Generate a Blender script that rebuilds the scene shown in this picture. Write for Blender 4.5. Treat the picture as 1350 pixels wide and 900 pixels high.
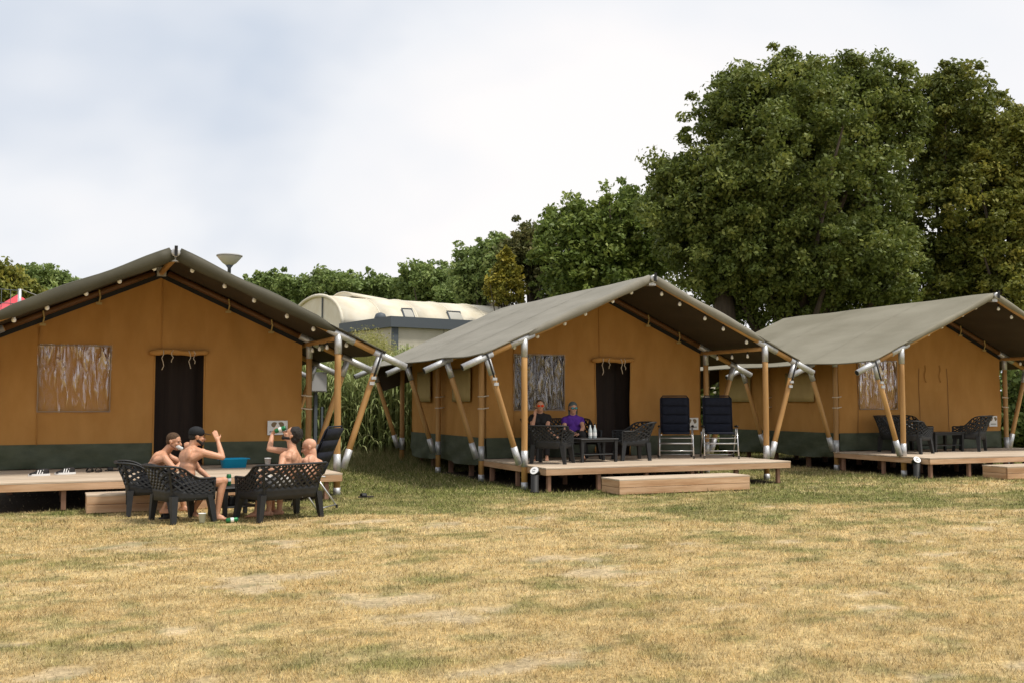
import bpy, math, random
import numpy as np
from mathutils import Vector, Matrix, Quaternion
random.seed(7); rng = np.random.default_rng(7)
S = bpy.context.scene; C = S.collection; PI = math.pi
for o in list(bpy.data.objects): bpy.data.objects.remove(o)
# ------------------------------------------------------------------ camera
FPX, CAMH = 1336.0, 1.6
PITCH = math.atan(80/FPX); YAW = math.atan(590*math.cos(PITCH)/FPX)
cam = bpy.data.cameras.new('camera'); co = bpy.data.objects.new('camera', cam); C.objects.link(co); S.camera = co
cam.sensor_width = 36; cam.lens = 36*FPX/1350; cam.clip_end = 2000; cam.clip_start = .1
co.location = (0, 0, CAMH); co.rotation_euler = (PI/2+PITCH, 0, -YAW)
S.render.resolution_x = 1024; S.render.resolution_y = 682
# ------------------------------------------------------------------ world, sun, exposure
SUN_DIR = Vector((.45, -.42, 1.25)).normalized()
w = bpy.data.worlds.new('World'); S.world = w; w.use_nodes = True
nt = w.node_tree; nt.nodes.clear()
def nd(nt, t, **k):
    n = nt.nodes.new(t)
    for a, b in k.items(): setattr(n, a, b)
    return n
def lk(nt, a, b): nt.links.new(a, b)
wo = nd(nt, 'ShaderNodeOutputWorld'); tc = nd(nt, 'ShaderNodeTexCoord')
sky = nd(nt, 'ShaderNodeTexSky', sky_type='NISHITA', sun_disc=False)
sky.sun_elevation = math.asin(SUN_DIR.z); sky.sun_rotation = math.atan2(SUN_DIR.x, SUN_DIR.y); sky.dust_density = 3
bg1 = nd(nt, 'ShaderNodeBackground'); lk(nt, sky.outputs[0], bg1.inputs[0]); bg1.inputs[1].default_value = .12
# cloud layer: direction projected on a flat cloud deck
sx = nd(nt, 'ShaderNodeSeparateXYZ'); lk(nt, tc.outputs['Generated'], sx.inputs[0])
ad = nd(nt, 'ShaderNodeMath', operation='ADD'); lk(nt, sx.outputs[2], ad.inputs[0]); ad.inputs[1].default_value = .50
mx = nd(nt, 'ShaderNodeMath', operation='MAXIMUM'); lk(nt, ad.outputs[0], mx.inputs[0]); mx.inputs[1].default_value = .12
dx = nd(nt, 'ShaderNodeMath', operation='DIVIDE'); lk(nt, sx.outputs[0], dx.inputs[0]); lk(nt, mx.outputs[0], dx.inputs[1])
dy = nd(nt, 'ShaderNodeMath', operation='DIVIDE'); lk(nt, sx.outputs[1], dy.inputs[0]); lk(nt, mx.outputs[0], dy.inputs[1])
cx = nd(nt, 'ShaderNodeCombineXYZ'); lk(nt, dx.outputs[0], cx.inputs[0]); lk(nt, dy.outputs[0], cx.inputs[1])
cm = nd(nt, 'ShaderNodeMapping'); cm.inputs['Location'].default_value = (5.5, 1.2, 0); lk(nt, cx.outputs[0], cm.inputs[0])
n1 = nd(nt, 'ShaderNodeTexNoise'); lk(nt, cm.outputs[0], n1.inputs['Vector'])
n1.inputs['Scale'].default_value = 1.35; n1.inputs['Detail'].default_value = 4.5; n1.inputs['Roughness'].default_value = .5; n1.inputs['Distortion'].default_value = .15
cr = nd(nt, 'ShaderNodeValToRGB'); lk(nt, n1.outputs['Fac'], cr.inputs[0])
e = cr.color_ramp.elements; e[0].position = .33; e[0].color = (.50, .555, .64, 1); e[1].position = .62; e[1].color = (.82, .795, .785, 1)
m_ = e.new(.48); m_.color = (.72, .73, .755, 1)
bg2 = nd(nt, 'ShaderNodeBackground'); lk(nt, cr.outputs[0], bg2.inputs[0]); bg2.inputs[1].default_value = .98
ms = nd(nt, 'ShaderNodeMixShader'); ms.inputs[0].default_value = .96
lk(nt, bg1.outputs[0], ms.inputs[1]); lk(nt, bg2.outputs[0], ms.inputs[2]); lk(nt, ms.outputs[0], wo.inputs[0])
sl = bpy.data.lights.new('sun', 'SUN'); so = bpy.data.objects.new('sun', sl); C.objects.link(so)
sl.energy = 2.9; sl.angle = math.radians(10); sl.color = (1, .94, .85)
so.rotation_euler = SUN_DIR.to_track_quat('Z', 'Y').to_euler()
S.view_settings.view_transform = 'Standard'; S.view_settings.look = 'None'; S.view_settings.gamma = 1; S.view_settings.exposure = 0.38
# ------------------------------------------------------------------ photogrammetry helpers (pixel + depth -> world point)
FW = Vector((math.sin(YAW)*math.cos(PITCH), math.cos(YAW)*math.cos(PITCH), math.sin(PITCH)))
RT = Vector((math.cos(YAW), -math.sin(YAW), 0)); UP = RT.cross(FW); CAM = Vector((0, 0, CAMH))
FH = Vector((math.sin(YAW), math.cos(YAW), 0))
def ray(x, y): return FW + RT*((x-675)/FPX) - UP*((y-450)/FPX)
def P(x, y, d): return CAM + ray(x, y)*d
def G(x, y, z=0.):
    r = ray(x, y); return CAM + r*((z-CAMH)/r.z)
def bone(p, x, y, L, s=1):          # point on the sight line at distance L from p; s=1 the farther one
    r = ray(x, y); o = CAM-p; a = r.dot(r); b = 2*r.dot(o); c = o.dot(o)-L*L; D = b*b-4*a*c
    if D < 0:
        q = CAM + r*(-b/(2*a)); return p + (q-p).normalized()*L
    return CAM + r*((-b+s*math.sqrt(D))/(2*a))
# ------------------------------------------------------------------ materials
MATS = {}
def mat(name, col, rough=.8, col2=None, scale=8, stretch=(1, 1, 1), bump=0, bscale=40, metal=0, coord='Object', detail=6, rnd=0, spec=.35, trans=0, sss=0, lo=.35, hi=.65, bstretch=None):
    if name in MATS: return MATS[name]
    m = bpy.data.materials.new(name); m.use_nodes = True; n = m.node_tree; b = n.nodes['Principled BSDF']
    b.inputs['Roughness'].default_value = rough; b.inputs['Metallic'].default_value = metal
    b.inputs['Specular IOR Level'].default_value = spec
    b.inputs['Base Color'].default_value = (*col, 1)
    if sss:
        b.inputs['Subsurface Weight'].default_value = sss; b.inputs['Subsurface Radius'].default_value = (.02, .008, .004); b.inputs['Subsurface Scale'].default_value = 1
    t = nd(n, 'ShaderNodeTexCoord'); out = None
    if col2:
        mp = nd(n, 'ShaderNodeMapping'); mp.inputs['Scale'].default_value = stretch; lk(n, t.outputs[coord], mp.inputs[0])
        if rnd:
            oi = nd(n, 'ShaderNodeObjectInfo'); cb = nd(n, 'ShaderNodeMath', operation='MULTIPLY'); lk(n, oi.outputs['Random'], cb.inputs[0]); cb.inputs[1].default_value = 50
            lk(n, cb.outputs[0], mp.inputs['Location'])
        ns = nd(n, 'ShaderNodeTexNoise'); ns.inputs['Scale'].default_value = scale; ns.inputs['Detail'].default_value = detail; ns.inputs['Roughness'].default_value = .6
        lk(n, mp.outputs[0], ns.inputs['Vector'])
        r = nd(n, 'ShaderNodeValToRGB'); lk(n, ns.outputs['Fac'], r.inputs[0]); r.color_ramp.elements[0].position = lo; r.color_ramp.elements[1].position = hi
        r.color_ramp.elements[0].color = (*col, 1); r.color_ramp.elements[1].color = (*col2, 1); out = r.outputs[0]
        if rnd:
            hs = nd(n, 'ShaderNodeHueSaturation'); lk(n, out, hs.inputs['Color'])
            mr = nd(n, 'ShaderNodeMapRange'); lk(n, oi.outputs['Random'], mr.inputs[0]); mr.inputs[3].default_value = 1-rnd; mr.inputs[4].default_value = 1+rnd
            lk(n, mr.outputs[0], hs.inputs['Value']); out = hs.outputs[0]
        lk(n, out, b.inputs['Base Color'])
    if bump:
        mp2 = nd(n, 'ShaderNodeMapping'); mp2.inputs['Scale'].default_value = bstretch or stretch; lk(n, t.outputs[coord], mp2.inputs[0])
        n2 = nd(n, 'ShaderNodeTexNoise'); n2.inputs['Scale'].default_value = bscale; n2.inputs['Detail'].default_value = 4; lk(n, mp2.outputs[0], n2.inputs['Vector'])
        bp = nd(n, 'ShaderNodeBump'); bp.inputs['Strength'].default_value = bump; bp.inputs['Distance'].default_value = .02
        lk(n, n2.outputs['Fac'], bp.inputs['Height']); lk(n, bp.outputs[0], b.inputs['Normal'])
    if trans:
        tr = nd(n, 'ShaderNodeBsdfTranslucent')
        if out: lk(n, out, tr.inputs[0])
        else: tr.inputs[0].default_value = (*col, 1)
        mix = nd(n, 'ShaderNodeMixShader'); mix.inputs[0].default_value = trans
        lk(n, b.outputs[0], mix.inputs[1]); lk(n, tr.outputs[0], mix.inputs[2]); lk(n, mix.outputs[0], n.nodes['Material Output'].inputs[0])
    MATS[name] = m; return m
def attrmat(name, attr, stops, rough=.85, trans=0., fine=0, bump=0, spec=.2):
    m = bpy.data.materials.new(name); m.use_nodes = True; n = m.node_tree; b = n.nodes['Principled BSDF']
    b.inputs['Roughness'].default_value = rough; b.inputs['Specular IOR Level'].default_value = spec
    a = nd(n, 'ShaderNodeAttribute', attribute_name=attr); out = a.outputs['Color'] if stops is None else a.outputs['Fac']
    if stops:
        r = nd(n, 'ShaderNodeValToRGB'); lk(n, out, r.inputs[0]); el = r.color_ramp.elements
        el[0].position, el[0].color = stops[0][0], (*stops[0][1], 1); el[1].position, el[1].color = stops[-1][0], (*stops[-1][1], 1)
        for p, c in stops[1:-1]: q = el.new(p); q.color = (*c, 1)
        out = r.outputs[0]
    lk(n, out, b.inputs['Base Color'])
    if fine:
        t = nd(n, 'ShaderNodeTexCoord'); ns = nd(n, 'ShaderNodeTexNoise'); ns.inputs['Scale'].default_value = fine; ns.inputs['Detail'].default_value = 8; ns.inputs['Roughness'].default_value = .75
        lk(n, t.outputs['Object'], ns.inputs['Vector']); mr = nd(n, 'ShaderNodeMapRange'); lk(n, ns.outputs['Fac'], mr.inputs[0]); mr.inputs[1].default_value = .3; mr.inputs[2].default_value = .7; mr.inputs[3].default_value = .45; mr.inputs[4].default_value = 1.45
        hs = nd(n, 'ShaderNodeHueSaturation'); lk(n, out, hs.inputs['Color']); lk(n, mr.outputs[0], hs.inputs['Value']); out = hs.outputs[0]; lk(n, out, b.inputs['Base Color'])
        bp = nd(n, 'ShaderNodeBump'); bp.inputs['Strength'].default_value = bump; bp.inputs['Distance'].default_value = .03
        lk(n, ns.outputs['Fac'], bp.inputs['Height']); lk(n, bp.outputs[0], b.inputs['Normal'])
    if trans:
        tr = nd(n, 'ShaderNodeBsdfTranslucent'); lk(n, out, tr.inputs[0]); mix = nd(n, 'ShaderNodeMixShader'); mix.inputs[0].default_value = trans
        lk(n, b.outputs[0], mix.inputs[1]); lk(n, tr.outputs[0], mix.inputs[2]); lk(n, mix.outputs[0], n.nodes['Material Output'].inputs[0])
    return m
M = dict(
 canvas=mat('tan_canvas', (.44, .218, .062), .85, (.51, .265, .082), 2.2, (1, 1, .45), .25, 260, trans=.08, spec=.15, bstretch=(1, 1, 1)),
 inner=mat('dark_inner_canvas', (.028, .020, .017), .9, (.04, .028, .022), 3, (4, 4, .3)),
 skirt=mat('green_skirt', (.050, .062, .038), .6, (.075, .088, .055), 3.5, (1, 1, 2), .3, 9, spec=.3),
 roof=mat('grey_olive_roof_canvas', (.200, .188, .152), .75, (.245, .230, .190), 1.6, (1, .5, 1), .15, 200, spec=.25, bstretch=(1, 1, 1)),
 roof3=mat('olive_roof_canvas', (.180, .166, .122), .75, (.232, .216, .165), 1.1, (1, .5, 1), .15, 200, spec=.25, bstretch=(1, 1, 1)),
 under=mat('shade_dark_underside_and_flap', (.050, .038, .026), .8, (.066, .050, .034), 1.6, (1, .5, 1), .15, 200, spec=.15),  # dark brown paints the porch shade below the roof; rear flap shares it
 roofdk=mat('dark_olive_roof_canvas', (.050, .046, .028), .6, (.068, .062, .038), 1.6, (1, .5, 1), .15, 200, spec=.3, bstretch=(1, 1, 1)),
 cream=mat('cream_window_blind', (.40, .29, .12), .8, (.45, .33, .14), 3),
 pole=mat('varnished_pole', (.34, .175, .055), .5, (.50, .29, .11), 7, (1, 1, .13), .15, 60, rnd=.16, spec=.4, lo=.3, hi=.72),
 poledk=mat('shade_brown_pole_and_seam', (.10, .042, .014), .5, (.15, .07, .025), 7, (1, 1, .13)),  # pole brown darkened to paint shade on gable-wall rafters; also colours the zip seam
 galv=mat('galvanised_steel', (.44, .45, .46), .5, (.58, .58, .58), 25, metal=.6, spec=.5),
 plank=mat('larch_deck_plank', (.42, .32, .225), .8, (.55, .46, .36), 9, (.12, 1, 1), .2, 50, rnd=.1),
 fascia=mat('larch_fascia_board', (.40, .225, .115), .7, (.60, .40, .25), 8, (.12, 1, 1.2), .2, 50, rnd=.1),
 dleg=mat('deck_leg_wood', (.22, .12, .08), .8, (.30, .17, .11), 9, (1, 1, .2), rnd=.1),
 plastic=mat('anthracite_plastic', (.011, .012, .013), .55, (.017, .018, .019), 12, bump=.05, bscale=120, spec=.45),
 navy=mat('navy_padding', (.007, .009, .018), .9, (.011, .014, .026), 14, bump=.2, bscale=180),
 alu=mat('aluminium_tube', (.62, .62, .62), .3, metal=.85),
 black=mat('black_webbing', (.012, .012, .013), .6),
 white=mat('white_plastic', (.75, .75, .74), .45),
 bulb=mat('frosted_bulb', (.90, .89, .86), .25),
 glassc=mat('pale_bottle_glass', (.45, .50, .50), .08, spec=.8),
 tub=mat('turquoise_plastic', (.015, .42, .75), .4),
 can=mat('green_beer_can', (.02, .17, .06), .3, metal=.3),
 steel=mat('polished_steel', (.6, .58, .55), .15, metal=1),
 skin=mat('tanned_skin', (.50, .245, .140), .5, (.60, .325, .205), 5, bump=.08, bscale=90, sss=.12, spec=.4),
 skin2=mat('pale_skin', (.56, .29, .18), .5, (.64, .36, .24), 5, bump=.08, bscale=90, sss=.12, spec=.4),
 hairb=mat('brown_hair', (.06, .032, .016), .75, (.11, .062, .03), 60, bump=.8, bscale=110),
 hairk=mat('black_hair', (.012, .010, .009), .7, (.03, .024, .02), 60, bump=.8, bscale=110),
 hairg=mat('grey_teal_hair', (.07, .095, .09), .7, (.14, .17, .16), 60, bump=.8, bscale=110),
 stub=mat('stubble', (.20, .095, .055), .8, (.28, .14, .085), 90),
 capm=mat('black_cap_cloth', (.008, .009, .011), .8),
 shorts=mat('black_swim_shorts', (.012, .014, .02), .7),
 shortw=mat('pale_grey_shorts', (.55, .53, .50), .8),
 tblack=mat('black_cotton', (.014, .013, .013), .85, (.024, .022, .022), 12, bump=.3, bscale=25),
 tpurp=mat('purple_cotton', (.085, .022, .24), .8, (.12, .035, .32), 8, bump=.3, bscale=25),
 lens=mat('red_mirror_lens', (.75, .06, .01), .15, metal=.6),
 teal=mat('teal_mirror_lens', (.05, .25, .28), .15, metal=.6),
 wallc=mat('cream_cladding', (.50, .47, .38), .8, (.56, .52, .43), 2, rnd=.03),
 vault=mat('cream_roof_sheet', (.60, .54, .41), .65, (.68, .64, .53), 1.2, (1, 1, 1), rnd=.05),
 slate=mat('slate_grey_trim', (.085, .10, .115), .6),
 glass=mat('milky_skylight', (.42, .41, .36), .15, spec=.8),
 bark=mat('tree_bark', (.055, .042, .03), .95, (.09, .07, .05), 6, (1, 1, .3), .6, 12),
 red=mat('red_awning_cloth', (.62, .055, .075), .7, (.70, .09, .11), 2, trans=.15),
 greybox=mat('grey_enamel', (.36, .36, .36), .5),
 rubber=mat('black_rubber', (.015, .015, .015), .6),
 dirt=mat('sandal_sole', (.05, .04, .035), .8),
)
# ------------------------------------------------------------------ mesh helpers
def setp(o, label=None, cat=None, group=None, kind=None):
    if label: o['label'] = label
    if cat: o['category'] = cat
    if group: o['group'] = group
    if kind: o['kind'] = kind
    return o
def thing(name, label, cat, loc=(0, 0, 0), rz=0, group=None):
    o = bpy.data.objects.new(name, None); C.objects.link(o); o.location = loc; o.rotation_euler = (0, 0, rz); o.empty_display_size = .2
    return setp(o, label, cat, group)
class MB:
    def __init__(s): s.v = []; s.f = []
    def add(s, v, f):
        n = len(s.v); s.v += [tuple(p) for p in v]; s.f += [tuple(i+n for i in q) for q in f]; return s
    def box(s, c, d, R=None, taper=1.):
        x, y, z = d[0]/2, d[1]/2, d[2]/2; v = []
        for k in (-1, 1):
            t = taper if k < 0 else 1
            for a, b in ((-1, -1), (1, -1), (1, 1), (-1, 1)): v.append(Vector((a*x*t, b*y*t, k*z)))
        if R is not None: v = [R @ p for p in v]
        c = Vector(c); v = [p+c for p in v]
        return s.add(v, [(3, 2, 1, 0), (4, 5, 6, 7), (0, 1, 5, 4), (1, 2, 6, 5), (2, 3, 7, 6), (3, 0, 4, 7)])
    def tube(s, pts, r, n=10, cap=True, flat=1., upv=None):
        pts = [Vector(p) for p in pts]; rr = r if hasattr(r, '__len__') else [r]*len(pts); rings = []; pa = None
        for i, p in enumerate(pts):
            t = (pts[min(i+1, len(pts)-1)]-pts[max(i-1, 0)]).normalized()
            if upv is not None: a = (Vector(upv)-t*t.dot(Vector(upv))).normalized()
            elif pa is None:
                a = t.orthogonal().normalized()
            else: a = (pa - t*t.dot(pa)).normalized()
            pa = a; b = t.cross(a)
            rings.append([p + (a*math.cos(2*PI*k/n)*flat + b*math.sin(2*PI*k/n))*rr[i] for k in range(n)])
        v = [q for g in rings for q in g]; f = []
        for i in range(len(pts)-1):
            for k in range(n): f.append((i*n+k, i*n+(k+1) % n, (i+1)*n+(k+1) % n, (i+1)*n+k))
        if cap: f.append(tuple(reversed(range(n)))); f.append(tuple((len(pts)-1)*n+k for k in range(n)))
        return s.add(v, f)
    def lathe(s, prof, c=(0, 0, 0), n=16, R=None, cap=True):
        v = []; f = []; c = Vector(c)
        for r, z in prof:
            for k in range(n):
                p = Vector((r*math.cos(2*PI*k/n), r*math.sin(2*PI*k/n), z)); v.append((R @ p if R else p)+c)
        for i in range(len(prof)-1):
            for k in range(n): f.append((i*n+k, i*n+(k+1) % n, (i+1)*n+(k+1) % n, (i+1)*n+k))
        if cap: f.append(tuple(reversed(range(n)))); f.append(tuple((len(prof)-1)*n+k for k in range(n)))
        return s.add(v, f)
    def ell(s, c, r, R=None, nu=12, nv=8):
        c = Vector(c); v = []; f = []
        for i in range(nv+1):
            t = PI*i/nv
            for k in range(nu):
                p = Vector((r[0]*math.sin(t)*math.cos(2*PI*k/nu), r[1]*math.sin(t)*math.sin(2*PI*k/nu), -r[2]*math.cos(t))); v.append((R @ p if R else p)+c)
        for i in range(nv):
            for k in range(nu): f.append((i*nu+k, i*nu+(k+1) % nu, (i+1)*nu+(k+1) % nu, (i+1)*nu+k))
        return s.add(v, f)
    def grid(s, fn, us, vs, skip=None):
        v = [fn(a, b) for b in vs for a in us]; n = len(us); f = []
        for j in range(len(vs)-1):
            for i in range(n-1):
                if skip and skip((us[i]+us[i+1])/2, (vs[j]+vs[j+1])/2): continue
                f.append((j*n+i, j*n+i+1, (j+1)*n+i+1, (j+1)*n+i))
        return s.add(v, f)
    def build(s, name, m, parent=None, smooth=False, kind=None, label=None, solid=0, weld=False):
        me = bpy.data.meshes.new(name); me.from_pydata(s.v, [], s.f); me.materials.append(m); me.update()
        if smooth: me.polygons.foreach_set('use_smooth', [True]*len(me.polygons))
        o = bpy.data.objects.new(name, me); C.objects.link(o); o.parent = parent
        if solid:
            md = o.modifiers.new('solid', 'SOLIDIFY'); md.thickness = solid; md.offset = 0
        if kind: o['kind'] = kind
        if label: o['label'] = label
        return o
def rod(name, m, p0, p1, r, parent=None, r1=None, n=14, label=None, ends=None):   # round pole: mesh runs along its own z axis
    p0, p1 = Vector(p0), Vector(p1); L = (p1-p0).length; b = MB(); r1 = r if r1 is None else r1
    k = max(2, int(L/.5)+1); pts = [(.003*math.sin(i*2.1+L*7)*(0 < i < k-1), .003*math.cos(i*1.7+L*5)*(0 < i < k-1), L*i/(k-1)) for i in range(k)]
    b.tube(pts, [r+(r1-r)*i/(k-1) for i in range(k)], n); o = b.build(name, m, parent, True, label=label)
    for p in o.data.polygons:
        if len(p.vertices) > 4: p.use_smooth = False
    q = (p1-p0).to_track_quat('Z', 'Y'); o.location = p0; o.rotation_mode = 'QUATERNION'; o.rotation_quaternion = q; return o
def beam(name, m, c, d, parent=None, rz=0, label=None, kind=None, bev=.004):   # box with its own axes, bevelled
    o = MB().box((0, 0, 0), d).build(name, m, parent, label=label, kind=kind); o.location = c; o.rotation_euler = (0, 0, rz)
    if bev:
        md = o.modifiers.new('bevel', 'BEVEL'); md.width = bev; md.segments = 1
    return o
def lin(a, b, n): return [a+(b-a)*i/(n-1) for i in range(n)]
def sm(x, a, b):
    t = np.clip((x-a)/(b-a), 0, 1); return t*t*(3-2*t)
# numpy value noise
_T = rng.random((256, 256))
def vn(x, y):
    xi = np.floor(x).astype(int); yi = np.floor(y).astype(int); fx = x-xi; fy = y-yi; fx = fx*fx*(3-2*fx); fy = fy*fy*(3-2*fy)
    g = lambda a, b: _T[a & 255, b & 255]
    return (g(xi, yi)*(1-fx)+g(xi+1, yi)*fx)*(1-fy)+(g(xi, yi+1)*(1-fx)+g(xi+1, yi+1)*fx)*fy
def fbm(x, y, o=4):
    s = 0; a = .5; t = 0
    for i in range(o): s = s+a*vn(x*2**i+17*i, y*2**i+31*i); t += a; a *= .55
    return s/t
def rawmesh(name, V, F, m, parent=None, attr=None, smooth=False):    # fast numpy mesh, F is (n,k)
    me = bpy.data.meshes.new(name); V = np.asarray(V, np.float32); F = np.asarray(F, np.int32); n, k = F.shape
    me.vertices.add(len(V)); me.vertices.foreach_set('co', V.ravel()); me.loops.add(n*k); me.loops.foreach_set('vertex_index', F.ravel())
    me.polygons.add(n); me.polygons.foreach_set('loop_start', np.arange(0, n*k, k, dtype=np.int32))
    if smooth: me.polygons.foreach_set('use_smooth', np.ones(n, bool))
    me.update(calc_edges=True)
    if attr:
        for an, av in attr.items():
            if av.ndim == 1: a = me.attributes.new(an, 'FLOAT', 'POINT'); a.data.foreach_set('value', av.astype(np.float32))
            else:
                a = me.attributes.new(an, 'FLOAT_COLOR', 'POINT'); a.data.foreach_set('color', np.c_[av, np.ones(len(av))].astype(np.float32).ravel())
    me.materials.append(m); o = bpy.data.objects.new(name, me); C.objects.link(o); o.parent = parent; return o
# ------------------------------------------------------------------ ground
STRAW = np.array((.62, .475, .235)); STRAW2 = np.array((.47, .335, .145)); GREEN = np.array((.185, .195, .055)); OLIVE = np.array((.31, .275, .105)); SAND = np.array((.52, .42, .28))
def ground_cols(x, y):
    g0 = fbm(x*.55+3, y*.8+9, 4); g1 = fbm(x*2.3+40, y*3.6+2, 4); g2 = fbm(x*6+11, y*9+5, 3); l = fbm(x*.16+5, y*.3+71, 3)
    lat = x*RT.x+y*RT.y; dep = x*FH.x+y*FH.y
    band = sm(dep, 12.2, 18.2)
    pocket = np.exp(-((lat+3.2)/3.6)**2-((dep-20.5)/3.2)**2)       # greener lawn between the tents
    g = sm(g0*.55+g1*.35+l*.25+band*.19+pocket*.5-.05*sm(-dep, -11, -7), .57, .90)
    g = np.clip(g*.95, 0, 1); far = sm(dep, 22, 30); g = np.maximum(g, far*.75)
    warm = sm(g1*.5+g2*.5, .35, .7)
    bare = sm(fbm(x*1.3+77, y*2.1+33, 5)-.25*g, .635, .75)
    c = STRAW*(1-warm[:, None])+STRAW2*warm[:, None]
    mid = sm(g, 0, .5)[:, None]; c = c*(1-mid)+OLIVE*mid; hi = sm(g, .45, 1)[:, None]; c = c*(1-hi)+GREEN*hi
    b = bare[:, None]*.6; c = c*(1-b)+SAND*b
    g3 = fbm(x*15+7, y*21+3, 2); c = c*(.40+.60*g2[:, None]+.60*g3[:, None]); tf = sm(fbm(x*3.1+9, y*5.2+61, 3), .60, .70)[:, None]; c = c*(1-.35*tf*np.array((1., .8, 1.)))
    for (ox, oy), a in ((1.60, 17.35), .014), ((10.58, 17.18), -.0035), ((19.50, 16.80), -.019):      # nothing grows under the decks and floors; soil colour darkened for their shade
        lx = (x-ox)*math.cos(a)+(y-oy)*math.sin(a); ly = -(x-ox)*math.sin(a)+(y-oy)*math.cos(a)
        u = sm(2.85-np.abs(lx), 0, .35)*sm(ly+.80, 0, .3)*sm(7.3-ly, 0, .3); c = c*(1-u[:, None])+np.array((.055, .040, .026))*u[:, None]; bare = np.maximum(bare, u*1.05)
    return c, g, bare
def ground_h(x, y):
    return (fbm(x*1.5, y*1.5, 3)-.5)*.035 + (fbm(x*6+3, y*6, 2)-.5)*.012
gx = np.concatenate([[-900, -200, -60, -20], np.arange(-7, 24.01, .085), [28, 40, 90, 250, 900]]); gy = np.concatenate([[-300, -60, -10, 0], np.arange(2.5, 27.01, .085), [30, 36, 50, 90, 250, 1500]])
X, Y = np.meshgrid(gx, gy); n = len(gx); x = X.ravel(); y = Y.ravel()
col, g, bare = ground_cols(x, y); near = (x > -7.1)*(x < 24.1)*(y > 2.4)*(y < 27.1)
z = ground_h(x, y)*near-.005
i = np.arange(len(gx)-1)[None, :]+np.arange(len(gy)-1)[:, None]*n; i = i.ravel()
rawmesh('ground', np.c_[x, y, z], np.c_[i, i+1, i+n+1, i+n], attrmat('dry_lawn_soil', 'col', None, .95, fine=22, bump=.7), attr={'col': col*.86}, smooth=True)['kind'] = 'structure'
# grass blades, denser and finer near the viewer
def blades(dep0, dep1, dens, L, wd, seg2):
    area = (dep1**2-dep0**2)*.5*1.10; N = int(area*dens)
    d = np.sqrt(rng.random(N)*(dep1**2-dep0**2)+dep0**2); l = (rng.random(N)*1.10-.55)*d
    x = RT.x*l+FH.x*d; y = RT.y*l+FH.y*d
    col, g, bare = ground_cols(x, y); keep = rng.random(N) > bare*.93-.02
    cl = fbm(x*5, y*5, 2); keep &= rng.random(N) < .35+1.2*cl
    x, y, col, g, cl = x[keep], y[keep], col[keep], g[keep], cl[keep]; N = len(x)
    tuft = fbm(x*2.2+50, y*2.2, 3); hh = L*(.45+.9*rng.random(N))*(.55+.9*tuft)*(1+.25*g)
    a = rng.random(N)*2*PI; tilt = .35+rng.random(N)*1.05; ux, uy = np.cos(a), np.sin(a)
    z0 = ground_h(x, y)-.008; tx = x+ux*hh*np.sin(tilt); ty = y+uy*hh*np.sin(tilt); tz = z0+hh*np.cos(tilt)+.006
    b = rng.random(N)*PI; wx, wy = np.cos(b)*wd*(.6+.8*rng.random(N)), np.sin(b)*wd
    j = (.30+1.15*rng.random(N)**.8)[:, None]*np.where(rng.random(N) < .06, .45, 1.)[:, None]; pale = (rng.random(N) < .30)[:, None]; cc = np.where(pale, col*.45+np.array((.74, .60, .34))*.55, col)*j
    cc[:, 1] *= 1+.12*(rng.random(N)-.4)
    if seg2:
        mx_, my_, mz = x+ux*hh*np.sin(tilt*.6)*.55, y+uy*hh*np.sin(tilt*.6)*.55, z0+hh*np.cos(tilt*.6)*.55
        V = np.stack([np.c_[x-wx, y-wy, z0], np.c_[x+wx, y+wy, z0], np.c_[mx_+wx*.7, my_+wy*.7, mz], np.c_[mx_-wx*.7, my_-wy*.7, mz], np.c_[tx, ty, tz]], 1).reshape(-1, 3)
        k = np.arange(N)*5; F = np.concatenate([np.c_[k, k+1, k+2], np.c_[k, k+2, k+3], np.c_[k+3, k+2, k+4]]); c5 = np.repeat(cc, 5, 0)
    else:
        V = np.stack([np.c_[x-wx, y-wy, z0], np.c_[x+wx, y+wy, z0], np.c_[tx, ty, tz]], 1).reshape(-1, 3); k = np.arange(N)*3; F = np.c_[k, k+1, k+2]; c5 = np.repeat(cc, 3, 0)
    return V, F, c5
parts = [blades(5.3, 8.5, 5600, .034, .0023, False), blades(8.5, 12.5, 2700, .036, .0034, False), blades(12.5, 18, 1250, .040, .0052, False), blades(18, 32, 420, .060, .008, False)]
Vs, Fs, Cs = [], [], []; off = 0
for V, F, c in parts: Vs.append(V); Fs.append(F+off); Cs.append(c); off += len(V)
gr = rawmesh('grass', np.concatenate(Vs), np.concatenate(Fs), attrmat('grass_blades', 'col', None, .8, .25), attr={'col': np.concatenate(Cs)})
setp(gr, 'short parched yellow lawn grass with greener patches towards the tents', 'grass', kind='stuff')
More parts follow.
